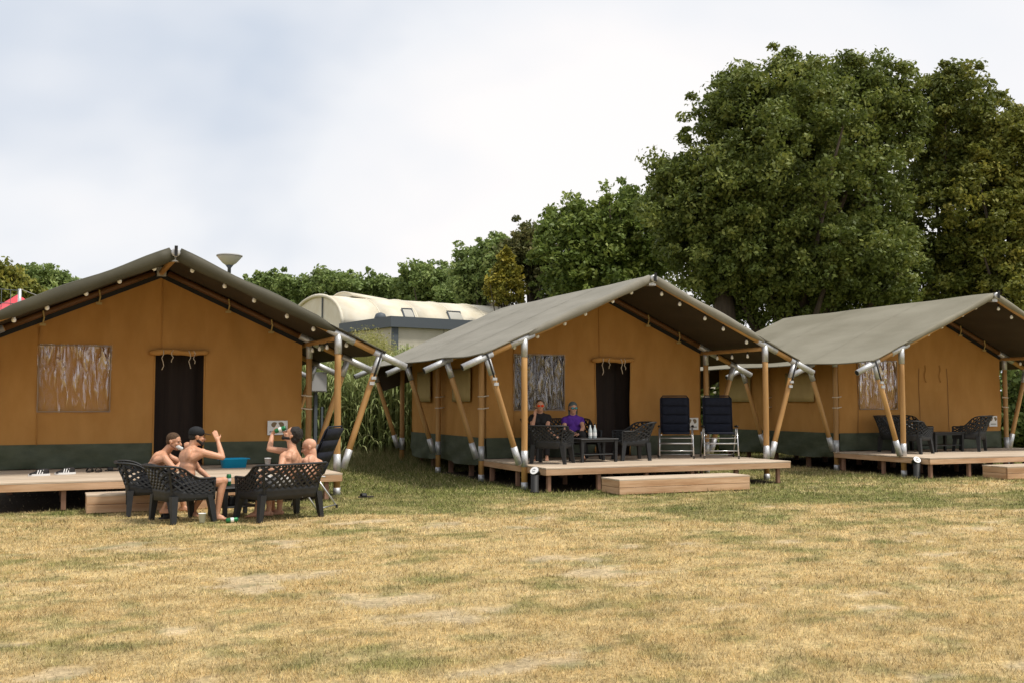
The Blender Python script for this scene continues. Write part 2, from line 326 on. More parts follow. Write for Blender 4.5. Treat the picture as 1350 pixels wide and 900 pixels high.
# ------------------------------------------------------------------ safari tents
SL = .447
def zr(x): return 4.10-SL*abs(x)
FR = (0, 2.15, 4.8, 7.55)
def film_mat(lo_, hi_, sc, gr_):
    m = bpy.data.materials.new('crumpled_clear_film'); m.use_nodes = True; n = m.node_tree; n.nodes.clear(); out = nd(n, 'ShaderNodeOutputMaterial')
    t = nd(n, 'ShaderNodeTexCoord'); mp = nd(n, 'ShaderNodeMapping'); mp.inputs['Scale'].default_value = (sc, 1, 1.0); mp.inputs['Rotation'].default_value = (0, .30, 0); lk(n, t.outputs['Object'], mp.inputs[0])
    ns = nd(n, 'ShaderNodeTexNoise'); ns.inputs['Scale'].default_value = 2.2; ns.inputs['Detail'].default_value = 2; ns.inputs['Distortion'].default_value = .7; lk(n, mp.outputs[0], ns.inputs['Vector'])
    bp = nd(n, 'ShaderNodeBump'); bp.inputs['Strength'].default_value = 1; bp.inputs['Distance'].default_value = .09; lk(n, ns.outputs['Fac'], bp.inputs['Height'])
    gl = nd(n, 'ShaderNodeBsdfGlossy'); gl.inputs['Roughness'].default_value = .07; gl.inputs[0].default_value = (.75, .72, .72, 1); lk(n, bp.outputs[0], gl.inputs['Normal'])
    sz = nd(n, 'ShaderNodeSeparateXYZ'); lk(n, t.outputs['Object'], sz.inputs[0]); ml = nd(n, 'ShaderNodeMath', operation='MULTIPLY_ADD'); lk(n, sz.outputs[2], ml.inputs[0]); ml.inputs[1].default_value = gr_; ml.inputs[2].default_value = -2.05*gr_
    sm2 = nd(n, 'ShaderNodeMath', operation='ADD'); lk(n, ns.outputs['Fac'], sm2.inputs[0]); lk(n, ml.outputs[0], sm2.inputs[1])
    r = nd(n, 'ShaderNodeValToRGB'); lk(n, sm2.outputs[0], r.inputs[0]); r.color_ramp.elements[0].position = .46; r.color_ramp.elements[0].color = (lo_,)*3+(1,); r.color_ramp.elements[1].position = .66; r.color_ramp.elements[1].color = (hi_,)*3+(1,)
    tr = nd(n, 'ShaderNodeBsdfTransparent'); mix = nd(n, 'ShaderNodeMixShader'); lk(n, r.outputs[0], mix.inputs[0]); lk(n, tr.outputs[0], mix.inputs[1]); lk(n, gl.outputs[0], mix.inputs[2]); lk(n, mix.outputs[0], out.inputs[0]); return m
FILMS = [film_mat(.04, .42, 7, .20), film_mat(.13, .32, 7, .06), film_mat(.10, .62, 5, .26)]
def wr(x, z, k=0): return .020*math.sin(x*5.1+k)*math.sin(z*1.3+x)+.014*math.sin(x*11+z*2.3+k*2)*math.sin(z*2.1+k)+.006*math.sin(x*23+z*5)+.010*max(0, 1-(z-.86)*1.6)*math.sin(x*15+z*7+k)
def wr2(x, z, k=0): return .030*math.sin(x*4.3+z*9+k)+.024*math.sin(x*9.1-z*14+k*3)*math.sin(x*1.7+k)+.012*math.sin(x*21+z*6)
def pole_joint(t, p, d, L, r=.064):
    d = Vector(d).normalized(); p = Vector(p); rod('sleeve', M['galv'], p-d*L/2, p+d*L/2, r, t)
def safari_tent(loc, rz, label, door_open, win_dark, roofm):
    t = thing('safari_tent', label, 'tent', (loc[0], loc[1], 0), rz)
    YW = 2.20; XW = 2.62; YB = 7.15; ZB = .44; ZS = .86; k = loc[0]
    # --- front wall
    wx0, wx1, wz0, wz1 = -2.0, -.83, 1.44, 2.60; dx0, dx1, dz = -.08, .80, 2.50
    us = sorted(set([round(u, 3) for u in lin(-XW, XW, 49)+[wx0, wx1, dx0, dx1]])); vs = sorted(set(lin(ZS, 2.70, 19)+[wz0, wz1, dz]))
    top = lambda x: zr(x)-.20
    fn = lambda x, z: (x, YW+wr(x, z, k), z)
    sk = lambda x, z: (wx0 < x < wx1 and wz0 < z < wz1) or (door_open and dx0 < x < dx1 and z < dz)
    b = MB(); b.grid(fn, us, vs, sk); b.grid(lambda x, v: (x, YW+wr(x, 2.7+(top(x)-2.7)*v, k), 2.70+(top(x)-2.70)*v), us, lin(0, 1, 8))
    b.build('front_wall', M['canvas'], t, True)
    b = MB(); tw = lambda s: (s, YW-.02, top(s)+.045)          # dark webbing band along the gable edge
    for s0, s1 in ((-XW, 0), (0, XW)):
        for a in range(12):
            xa, xb = s0+(s1-s0)*a/12, s0+(s1-s0)*(a+1)/12
            b.add([(xa, YW-.03, top(xa)-.03), (xb, YW-.03, top(xb)-.03), (xb, YW-.03, top(xb)+.09), (xa, YW-.03, top(xa)+.09)], [(0, 1, 2, 3)])
    b.build('gable_webbing', M['black'], t, solid=.012)
    # seams
    for sxx in (.03, -2.0) if door_open else (-.10, .82, -2.05):
        z1 = top(sxx)-.02 if abs(sxx) < .5 else 2.9; z0 = 2.53 if door_open and sxx > -1 else ZS
        b = MB(); b.tube([(sxx, YW-.012+wr(sxx, z, k), z) for z in lin(z0, z1 if door_open else min(z1, 2.45 if sxx > -1 else 2.9), 14)], .008 if door_open else .005, 6); b.build('seam', M['canvas'] if door_open else M['poledk'], t, True)
    # skirt
    us2 = [u for u in us]; b = MB()
    b.grid(lambda x, z: (x, YW-.014+wr(x, max(z, ZS), k)+wr2(x, z, k)*2.0*(ZS+.01-z), z), us2, lin(ZB+.01, ZS+.01, 14), lambda x, z: door_open and dx0 < x < dx1); b.build('front_skirt', M['skirt'], t, True)
    # side and rear walls; each has a green skirt
    for sg in (-1, 1):
        X0 = sg*XW; b = MB(); b.grid(lambda y, z: (X0+sg*.6*wr(y, z, k+2)-sg*.03*math.sin((y-YW)/(YB-YW)*PI*2)**2, y, z), lin(YW, YB, 36), lin(ZS, zr(XW)-.12, 12)); b.build('side_wall', M['canvas'], t, True)
        b = MB(); b.grid(lambda y, v: (X0+sg*(.02+wr2(y, v, k)*.9*(1-v)), y, (.33-.07*abs(math.sin((y-YW)*1.17)))*(1-v)+(ZS+.01)*v), lin(YW, YB, 36), lin(0, 1, 7)); b.build('side_skirt', M['skirt'], t, True)
        for (ya, yb) in ((3.05, 4.15), (5.65, 6.65)):
            b = MB(); b.grid(lambda y, z: (X0+sg*(.028+wr(y, z, k)*.4), y, z), lin(ya, yb, 9), lin(1.62, 2.34, 6)); b.build('side_window', M['cream'], t, True, solid=.01)
    b = MB(); b.grid(lambda x, v: (x, YB, ZB+(top(x)-ZB)*v), lin(-XW, XW, 25), lin(0, 1, 10)); b.build('rear_wall', M['canvas'], t)
    # floor and inner curtain
    MB().box((0, (YW+YB)/2+.02, .40), (XW*2-.1, YB-YW-.1, .06)).build('floor', M['dleg'], t)
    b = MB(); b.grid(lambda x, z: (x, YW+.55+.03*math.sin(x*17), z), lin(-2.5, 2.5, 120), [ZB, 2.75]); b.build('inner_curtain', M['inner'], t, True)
    # window film and backing
    b = MB(); b.grid(lambda x, z: (x, YW-.02+.008*math.sin(x*31+z*4), z), lin(wx0-.02, wx1+.02, 40), lin(wz0-.02, wz1+.02, 12)); b.build('window_film', FILMS[0 if win_dark is False and door_open else 1 if win_dark else 2], t, True)
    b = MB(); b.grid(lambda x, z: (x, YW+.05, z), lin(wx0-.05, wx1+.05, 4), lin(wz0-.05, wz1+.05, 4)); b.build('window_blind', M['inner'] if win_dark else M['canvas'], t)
    b = MB()
    for (a, c) in (((wx0, wz0), (wx1, wz0)), ((wx0, wz1), (wx1, wz1)), ((wx0, wz0), (wx0, wz1)), ((wx1, wz0), (wx1, wz1))): b.tube([(a[0], YW-.028, a[1]), ((a[0]+c[0])/2, YW-.03, (a[1]+c[1])/2), (c[0], YW-.028, c[1])], .011, 6)
    b.build('window_hem', mat('window_hem', (.36, .26, .17), .6), t, True)
    # door roll and ties
    if door_open:
        b = MB(); b.tube([(xx, YW-.055, dz+.015+.012*math.sin(xx*9)) for xx in lin(dx0-.10, dx1+.06, 14)], [.035]+[.058+.01*math.sin(i*1.7) for i in range(12)]+[.035], 10, flat=.8); b.build('door_roll', M['canvas'], t, True)
        for xx, ll in ((.05, .36), (.21, .22), (.52, .33), (.60, .24)):
            b = MB(); b.tube([(xx+.02*math.sin(q*2+xx*9), YW-.115-.003*q, dz+.05-ll*q/5) for q in range(6)], .009, 5, flat=.4); b.build('tie', mat('pale_tape', (.62, .52, .40), .8), t, True)
        for xx in (dx0, dx1):
            b = MB(); b.tube([(xx, YW+wr(xx, z, k)-.004, z) for z in lin(ZS-.4, dz, 8)], .016, 6); b.build('door_hem', M['canvas'], t, True)
    else:
        for xx in (.08, .56):
            b = MB(); b.tube([(xx+.025*math.sin(q*1.1), YW-.03, 2.52-.42*q/7) for q in range(8)], .010, 5); b.build('tie', M['canvas'], t, True)
    # --- roof canvas, one sheet each side, sagging between frames
    XE = 3.60
    def sag(y):
        s = 0
        for a, c in zip(FR[:-1], FR[1:]):
            if a <= y <= c: s = math.sin((y-a)/(c-a)*PI)
        return s
    for sg in (-1, 1):
        def rf(u, y):
            xx = u*XE; s = sag(y); e_ = max(0, u-.72)/.28
            return (sg*(xx-.035*e_*s), y+.02*math.sin(u*7), zr(xx)-.024*s*math.sin(u*PI)-.012*e_*s+.004*math.sin(u*40+y*3)+.006*math.sin(u*9+y*2.1))
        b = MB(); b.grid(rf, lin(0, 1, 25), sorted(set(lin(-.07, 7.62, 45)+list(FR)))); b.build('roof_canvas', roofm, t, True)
        b = MB(); b.grid(lambda u, y: Vector(rf(u, y))-Vector((0, 0, .016)), lin(0, .995, 25), sorted(set(lin(-.06, 7.60, 45)+list(FR)))); b.build('roof_shade_sheet', M['under'], t, True)  # extra dark sheet below the canvas, porch shade put into its colour
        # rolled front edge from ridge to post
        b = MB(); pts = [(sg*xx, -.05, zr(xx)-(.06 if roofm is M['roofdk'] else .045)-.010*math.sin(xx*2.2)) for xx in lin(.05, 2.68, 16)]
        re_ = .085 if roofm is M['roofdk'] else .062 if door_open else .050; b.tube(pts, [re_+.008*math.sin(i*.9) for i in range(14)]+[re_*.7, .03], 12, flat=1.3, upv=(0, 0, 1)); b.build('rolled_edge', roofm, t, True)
        b = MB(); b.tube([(sg*xx, -.06, zr(xx)-.006) for xx in lin(2.6, XE, 6)], .018, 8); b.build('edge_hem', roofm, t, True)
        b = MB(); b.tube([rf(1, y) for y in lin(-.06, 7.6, 30)], .016, 6); b.build('eave_hem', roofm, t, True)
        for yy in (2.15, 4.8): b = MB(); b.grid(lambda u, y: Vector(rf(u, y))+Vector((0, 0, .003)), lin(.01, .99, 20), [yy-.03, yy, yy+.03]); b.build('roof_seam', roofm, t, True)
        # rear flap hanging beside the back wall
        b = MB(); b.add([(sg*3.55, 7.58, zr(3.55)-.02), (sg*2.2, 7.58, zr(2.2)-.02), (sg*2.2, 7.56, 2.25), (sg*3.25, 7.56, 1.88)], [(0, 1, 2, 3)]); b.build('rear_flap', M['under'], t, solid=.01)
    # --- frames
    rod('ridge_beam', M['pole'], (0, -.02, 3.96), (0, 7.6, 3.96), .05, t)
    for sg in (-1, 1): rod('purlin', M['pole'], (sg*2.72, .05, zr(2.72)-.17), (sg*2.72, 7.55, zr(2.72)-.17), .045, t)
    for fi, y in enumerate(FR):
        for sg in (-1, 1):
            d = Vector((sg, 0, -SL)).normalized(); q = lambda x: Vector((sg*x, y, zr(x)-.085))
            rod('rafter', M['poledk'] if fi == 1 else M['pole'], q(.12), q(2.55), .056, t); rod('rafter', M['pole'], q(2.5), q(3.42), .0555, t); rod('rafter_end', M['galv'], q(3.40), q(3.99), .063, t);  # gable-wall rafters take the darker brown, roof shade painted in
            MB().tube([q(3.985), q(3.994)], .055, 12).build('end_cap', M['rubber'], t)
            foot = Vector((sg*2.75, y, 0)); head = Vector((sg*2.75, y, zr(2.75)-.12))
            rod('post', M['pole'], foot+Vector((0, 0, .02)), head, .058, t); pole_joint(t, (sg*2.75, y, zr(2.75)-.26), (0, 0, 1), .34)
            if fi == 0 or fi == 1: pole_joint(t, q(2.80), d, .52)
            pole_joint(t, (sg*2.75, y, .06), (0, 0, 1), .14); pole_joint(t, (sg*2.75, y, .56), (0, 0, 1), .30)
            a = q(3.50)+Vector((0, 0, -.04)); e2 = Vector((sg*2.86, y-.0, .46)); bd = (e2-a).normalized()
            rod('brace', M['pole'], a+bd*.06, e2-bd*.02, .054, t); rod('sleeve', M['galv'], a+bd*.02, a+bd*.32, .062, t); rod('sleeve', M['galv'], e2-bd*.34, e2, .062, t)
            if fi == 0:
                b = MB(); n_ = Vector((0, -.066, 0)); b.tube([a+n_+bd*s for s in (-.10, .1, .25, .42)], .020, 6, flat=.35, upv=(0, 1, 0)); b.build('strap', M['black'], t, True)
                MB().box(a+bd*.50+Vector((0, -.066, 0)), (.085, .03, .055)).build('buckle', M['galv'], t)
                MB().box(a+bd*.40+Vector((0, -.066, 0)), (.085, .03, .05)).build('buckle', M['galv'], t)
            if fi in (1, 2):
                for zz in (1.72, 1.47):
                    b = MB(); b.tube([(sg*2.75+.068*math.cos(h), y+.068*math.sin(h), zz) for h in lin(0, 2*PI, 14)], .013, 6); b.tube([(sg*2.75, y-.065, zz), (sg*2.60, y-.03, zz+.02)], .013, 6); b.build('tie_strap', mat('pale_tape', (.62, .52, .40), .8), t, True)
        MB().box((0, y, 3.98), (.16, .13, .17)).build('apex_joint', M['galv'], t)
    b = MB(); b.lathe([(.05, -.03), (.072, -.02), (.072, .02), (.05, .03)], (0, -.12, 4.03), 14, Matrix.Rotation(PI/2, 3, 'X')); b.build('apex_ring', M['galv'], t, True)
    MB().box((0, -.18, 4.05), (.05, .02, .17)).build('apex_strap', M['black'], t)
    for xx in (-1.95, -1.05, 1.2, 2.0):          # clips that tie the gable wall to its rafter
        b = MB(); b.tube([(xx, 2.08, zr(xx)-.04), (xx+.02, 2.08, zr(xx)-.16), (xx, 2.10, zr(xx)-.27)], .014, 6); b.box((xx, 2.10, zr(xx)-.28), (.10, .04, .04)); b.build('clip', M['cream'], t)
    # underfloor legs
    for yy in (2.4, 3.6, 4.9, 6.1, 7.0):
        for xx in (-2.4, -.8, .8, 2.4): MB().box((xx, yy, .2), (.09, .09, .40)).build('floor_leg', M['dleg'], t)
    for xx in (-2.0, 0, 2.0): MB().box((xx, 4.7, .325), (.07, 4.9, .10)).build('floor_joist', M['dleg'], t)
    return t
TP = [((1.60, 17.35), math.radians(.8)), ((10.58, 17.18), math.radians(-.2)), ((19.50, 16.80), math.radians(-1.1))]
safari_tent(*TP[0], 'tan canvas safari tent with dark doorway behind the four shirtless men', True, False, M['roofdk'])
safari_tent(*TP[1], 'tan canvas safari tent with two women sitting on its porch, middle one of three', True, True, M['roof'])
safari_tent(*TP[2], 'tan canvas safari tent with its door zipped shut under the big trees', False, False, M['roof3'])
def L2W(i, x, y, z=0):
    (ox, oy), a = TP[i]; return Vector((ox+math.cos(a)*x-math.sin(a)*y, oy+math.sin(a)*x+math.cos(a)*y, z))
# decks and steps
ZD = .44
def deck(i, label, x0=-2.68, x1=2.88, y0=-.86, y1=2.14):
    t = thing('wooden_deck', label, 'deck', L2W(i, 0, 0), TP[i][1], 'larch decks in front of the tents'); npl = 21; wdt = (y1-y0)/npl
    for j in range(npl):
        beam('plank', M['plank'], ((x0+x1)/2+random.uniform(-.004, .004), y0+wdt*(j+.5), ZD-.014+random.uniform(-.0015, .0015)), (x1-x0, wdt-.006, .028), t, bev=.003)
    beam('fascia_board', M['fascia'], ((x0+x1)/2, y0+.018, ZD-.085), (x1-x0-.01, .03, .105), t)
    for xx in (x0+.02, x1-.02):
        o = beam('fascia_board', M['fascia'], (xx, (y0+y1)/2+.01, ZD-.085), (y1-y0-.07, .03, .105), t, PI/2)
    for xx in lin(x0+.10, x1-.25, 6):
        for yy in (y0+.10, .6, 1.9): beam('deck_leg', M['dleg'], (xx, yy, (ZD-.03)/2), (.07, .07, ZD-.05), t)
        MB().box((xx, (y0+y1)/2, ZD-.075), (.05, y1-y0-.2, .085)).build('joist', M['dleg'], t)
    return t
deck(0, 'pale larch deck with shoes, sandals and a turquoise tub on it', x1=2.62)
deck(1, 'pale larch deck carrying two navy recliners and the women on their bench', x0=-2.72, x1=2.68)
deck(2, 'pale larch deck with empty lattice chairs and table in front of the zipped tent', x0=-2.86)
def step(i, label, xa, xb, ya, yb, h=.27):
    t = thing('wooden_step', label, 'step', L2W(i, (xa+xb)/2, (ya+yb)/2), TP[i][1], 'larch box steps below the decks'); Lx, Ly = xb-xa, yb-ya
    for j in range(3): beam('plank', M['plank'], (0, -Ly/2+Ly/3*(j+.5), h-.014), (Lx, Ly/3-.006, .028), t)
    for zz in (.065, .185): beam('front_board', M['fascia'], (0, -Ly/2+.016, zz), (Lx-.01, .028, .114), t)
    for s in (-1, 1):
        for zz in (.065, .185): beam('side_board', M['fascia'], (s*(Lx/2-.02), .02, zz), (Ly-.05, .028, .114), t, PI/2)
    return t
step(0, 'low larch box step behind the shirtless men', -1.30, .85, -1.42, -.90)
step(1, 'low larch box step below the deck with the navy recliners', -1.75, 1.0, -1.78, -1.12)
step(2, 'low larch box step at the right edge below the far deck', -1.5, 1.4, -1.60, -.95)
# signs on the tents
def sign(i, x, wd, label):
    t = thing('sign', label, 'sign', L2W(i, x, 2.165, 1.12), TP[i][1], 'printed tent signs')
    beam('board', M['white'], (0, 0, 0), (wd, .012, .27), t, bev=.002)
    for s in (-1, 1):
        b = MB(); pts = [(s*.062+.060*math.cos(h), -.009, .058+.052*math.sin(h)) for h in lin(0, 2*PI, 14)[:-1]]; b.add(pts, [tuple(range(len(pts)))]); b.build('emblem', mat('emblem_brown', (.22, .16, .09), .7), t)
    MB().add([(-.085, -.012, -.03), (.085, -.012, -.03), (.045, -.012, .03), (0, -.012, .115), (-.045, -.012, .03)], [(0, 1, 2, 3, 4)]).build('emblem', mat('emblem_white', (.80, .77, .74), .7), t)
    b = MB(); xx = -wd/2+.04
    for q in range(9):
        l = (wd-.08)/9; b.add([(xx, -.010, -.088), (xx+l*.72, -.010, -.088), (xx+l*.72, -.010, -.058), (xx, -.010, -.058)], [(0, 1, 2, 3)]); xx += l
    b.build('print_line', mat('print_grey', (.30, .26, .24), .7), t); return t
sign(0, 2.16, .38, 'white printed sign on the canvas behind the bearded drinker')
sign(1, 2.37, .34, 'white printed sign between the two navy recliners')
sign(2, 2.32, .27, 'small white printed sign beside the zipped tent door')
# string lights
def string_light(i, label):
    t = thing('string_light', label, 'string lights', L2W(i, 0, 0), TP[i][1], 'bulb strings under the porch roofs')
    for sg in (-1, 1):
        pts = []
        for q in range(28):
            x = .12+q*.115; pts.append((sg*x, .16, zr(x)-.045-.022*abs(math.sin(q*.78))))
        MB().tube(pts, .007, 5).build('cable', M['black'], t)
        for j in range(6):
            x = .30+j*.52+.06*math.sin(j*3+i); z = zr(x)-.085
            b = MB(); b.lathe([(.013, 0), (.016, -.045), (.014, -.05)], (sg*x, .16, z), 8); b.build('socket', M['black'], t)
            b = MB(); b.lathe([(.012, -.045), (.026, -.065), (.037, -.09), (.033, -.118), (.012, -.134)], (sg*x, .16, z), 8); b.build('bulb', M['bulb'], t, True)
        if sg == 1:
            for j in range(3):
                y = .5+j*.55; z = zr(2.72)-.26; b = MB(); b.lathe([(.012, 0), (.022, -.02), (.030, -.05), (.027, -.075), (.012, -.085)], (2.68, y, z), 8); b.build('bulb', M['bulb'], t, True)
                MB().lathe([(.013, .045), (.015, 0)], (2.68, y, z), 8).build('socket', M['black'], t)
string_light(0, 'string of white bulbs under the porch roof of the tent behind the shirtless men')
string_light(1, 'string of white bulbs under the porch roof above the two women')
string_light(2, 'string of white bulbs under the porch roof of the zipped tent')
# path lights
def path_light(p, ang, label):
    t = thing('path_light', label, 'path light', p, 0, 'low path lights beside the deck corners'); R = Matrix.Rotation(ang, 3, 'Z') @ Matrix.Rotation(math.radians(52), 3, 'X')
    b = MB(); b.lathe([(.085, 0), (.085, .03), (.07, .035), (.07, .32)], n=16); b.build('housing', M['rubber'], t, True)
    b = MB(); b.lathe([(.074, -.10), (.074, .0), (.086, .0), (.086, .02)], (0, 0, .38), 16, R); b.build('head', M['rubber'], t, True)
    b = MB(); b.lathe([(.078, .021), (.078, .030)], (0, 0, .38), 20, R); b.build('lens', M['white'], t)
    b = MB(); b.tube([Vector((0, 0, .38)) + R @ Vector((.028*math.cos(h), .028*math.sin(h), .036)) for h in lin(.6, 5.6, 9)], .006, 5); b.build('number_mark', M['greybox'], t)
path_light(G(705, 649), -.9, 'black path light with white tilted disc at the corner of the women\'s deck')
path_light(G(1209, 630), -.25, 'black path light with round white disc below the far lattice chairs')
# ------------------------------------------------------------------ plastic garden furniture
def lattice_seat(name, cat, label, p, face, W=.66, D=.60, H=.80, group='anthracite lattice lounge chairs'):
    t = thing(name, label, cat, p, math.atan2(-face[0], face[1]), group); hw, hd = W/2, D/2; r = .17
    L1 = D-r; L2 = PI*r/2; L3 = W-2*r; tot = 2*L1+2*L2+L3
    def plan(s):
        if s < L1: return (-hw, hd-s), (-1, 0)
        s -= L1
        if s < L2: a = s/r; return (-hw+r-r*math.cos(a), -hd+r-r*math.sin(a)), (-math.cos(a), -math.sin(a))
        s -= L2
        if s < L3: return (-hw+r+s, -hd), (0, -1)
        s -= L3
        if s < L2: a = PI/2-s/r; return (hw-r+r*math.cos(a), -hd+r-r*math.sin(a)), (math.cos(a), -math.sin(a))
        s -= L2; return (hw, -hd+r+s), (1, 0)
    def top(s):
        y = plan(s)[0][1]; q = max(0, min(1, (hd*.35-y)/(hd*1.25))); q = q*q*(3-2*q); return .585+(H-.585)*q
    def surf(s, v, off=0):
        s = max(0, min(tot, s)); (x, y), n = plan(s); h = top(s); z = .31+(h-.31)*v; back = max(0, -n[1]); fl = (.035+.13*back)*max(0, v)**1.6*((h-.31)/.49)
        return Vector((x+n[0]*(fl+off), y+n[1]*(fl+off), z))
    b = MB(); sp = .098; n_ = int(tot/sp)
    v0, v1 = .30, .95
    def strip(s0, s1, w=.0190):
        ns = 6; pts = [(s0+(s1-s0)*i/ns, v0+(v1-v0)*i/ns) for i in range(ns+1)]
        pts = [q for q in pts if -.001 <= q[0] <= tot+.001]
        if len(pts) < 2: return
        b.tube([surf(s, v) for s, v in pts], w, 4, flat=.8)
    k = -6
    run = .33
    while k*sp < tot+run:
        strip(k*sp, k*sp+run); strip(k*sp, k*sp-run); k += 1
    b.build('lattice_panel', M['plastic'], t)
    b = MB(); ss = lin(0, tot, 40); b.grid(lambda s, v: surf(s, v), ss, [-.05, .1, .2, .33]); b.build('lower_band', M['plastic'], t, True, solid=.014)
    b = MB(); b.tube([surf(s, 1) for s in ss], .028, 8, flat=.55, upv=(0, 0, 1)); b.build('top_rim', M['plastic'], t, True)
    for s in (-1, 1):
        sa = 0 if s < 0 else tot; b = MB(); b.tube([surf(sa, v) for v in lin(-.05, 1, 6)], .024, 6, flat=.8); b.build('arm_front', M['plastic'], t, True)
        # solid ribs at the back corners
        sb = L1+L2*.55 if s < 0 else tot-L1-L2*.55; b = MB(); b.tube([surf(sb, v) for v in lin(-.05, .98, 6)], .020, 6); b.build('corner_rib', M['plastic'], t, True)
    b = MB(); b.grid(lambda x, y: (x, y, .375-.02*math.cos(x/hw*1.4)-.03*(hd-y)/D+.012*math.sin(y*9)), lin(-hw+.02, hw-.02, 10), lin(-hd+.03, hd+.02, 10)); b.build('seat', M['plastic'], t, True, solid=.03)
    for sx_ in (-1, 1):
        for sy in (-1, 1):
            x0, y0 = sx_*(hw-.035), sy*(hd-.05) ; x1, y1 = sx_*(hw+.015), sy*(hd+.0) + (.03 if sy < 0 else 0)
            b = MB(); n = [Vector((x0, y0, .36)), Vector((x1, y1, 0))]; a_, c_ = .046, .030
            v = []
            for q, hwid in ((n[0], a_), (n[1], c_)): v += [q+Vector((dx_*hwid, dy_*hwid, 0)) for dx_, dy_ in ((-1, -1), (1, -1), (1, 1), (-1, 1))]
            b.add(v, [(3, 2, 1, 0)[::-1], (4, 5, 6, 7)[::-1], (0, 4, 5, 1), (1, 5, 6, 2), (2, 6, 7, 3), (3, 7, 4, 0)]); b.build('leg', M['plastic'], t)
    return t
def cv(r, f): v = RT*r+FH*f; return (v.x, v.y)          # a direction given as right / away from the viewer
def gp(px, d, z=0): v = FH*d + RT*((px-675)/FPX*d); return Vector((v.x, v.y, z))
def table(label, p, rz, L=.62, W=.62, H=.43, group='anthracite plastic lounge tables'):
    t = thing('coffee_table', label, 'table', p, rz, group)
    o = beam('table_top', M['plastic'], (0, 0, H-.016), (L, W, .03), t, bev=.01); beam('apron', M['plastic'], (0, 0, H-.05), (L-.06, W-.06, .04), t)
    beam('shelf', M['plastic'], (0, 0, .15), (L-.10, W-.10, .02), t, bev=.005)
    for a in (-1, 1):
        for c in (-1, 1): MB().box((a*(L/2-.05), c*(W/2-.05), (H-.04)/2), (.065, .065, H-.04), taper=.75).build('leg', M['plastic'], t)
    return t
f1 = cv(.93, .37); f2 = cv(.74, .67); f3 = cv(-.74, .67)
MAN1 = gp(199, 14.75); MAN2 = gp(243, 13.86); SOFA = gp(371, 14.18)
lattice_seat('lounge_chair', 'chair', 'black lattice lounge chair under the short-haired man, seen from its side', MAN1, f1, W=.66, D=.60, H=.75)
lattice_seat('lounge_chair', 'chair', 'black lattice lounge chair under the man in the black cap, nearest its back', MAN2, f2, W=.68, D=.60, H=.76)
lattice_seat('lounge_bench', 'bench', 'black lattice two-seat bench holding the bearded man and the bald man', SOFA, f3, W=.98, D=.60, H=.765)
table('black coffee table standing on the grass amid the shirtless men', gp(313, 14.45), .25)
# furniture on the middle deck
DK = Vector((0, 0, ZD))
WB = L2W(1, -1.25, 1.44, ZD)
lattice_seat('lounge_bench', 'bench', 'black lattice two-seat bench below the women on the middle deck', WB, (.05, -1), W=1.45, D=.62, H=.82)
lattice_seat('lounge_chair', 'chair', 'black lattice lounge chair beside the front post, left of the two bottles', L2W(1, -2.02, .33, ZD), cv(.35, .94), W=.64, D=.58, H=.72)
lattice_seat('lounge_chair', 'chair', 'black lattice lounge chair between the dark doorway and the bottles', L2W(1, -.04, .72, ZD), (-1, .22), W=.62, D=.60, H=.76)
table('black coffee table with two bottles in front of the women', L2W(1, -1.02, .55, ZD), 0, .84, .60, .46)
# furniture on the far deck
lattice_seat('lounge_bench', 'bench', 'empty black lattice two-seat bench below the clear window of the zipped tent', L2W(2, -1.20, 1.55, ZD), (.18, -1), W=1.25, D=.6, H=.84)
lattice_seat('lounge_chair', 'chair', 'empty black lattice lounge chair nearest the post on the far deck', L2W(2, -1.72, .80, ZD), (1, .3), W=.64, D=.58, H=.74)
lattice_seat('lounge_chair', 'chair', 'empty black lattice lounge chair in front of the zipped door, facing left', L2W(2, .42, 1.15, ZD), cv(-.80, .60), W=.66, D=.60, H=.84)
table('bare black coffee table on the far deck', L2W(2, -.42, 1.25, ZD), 0, .95, .62, .46)
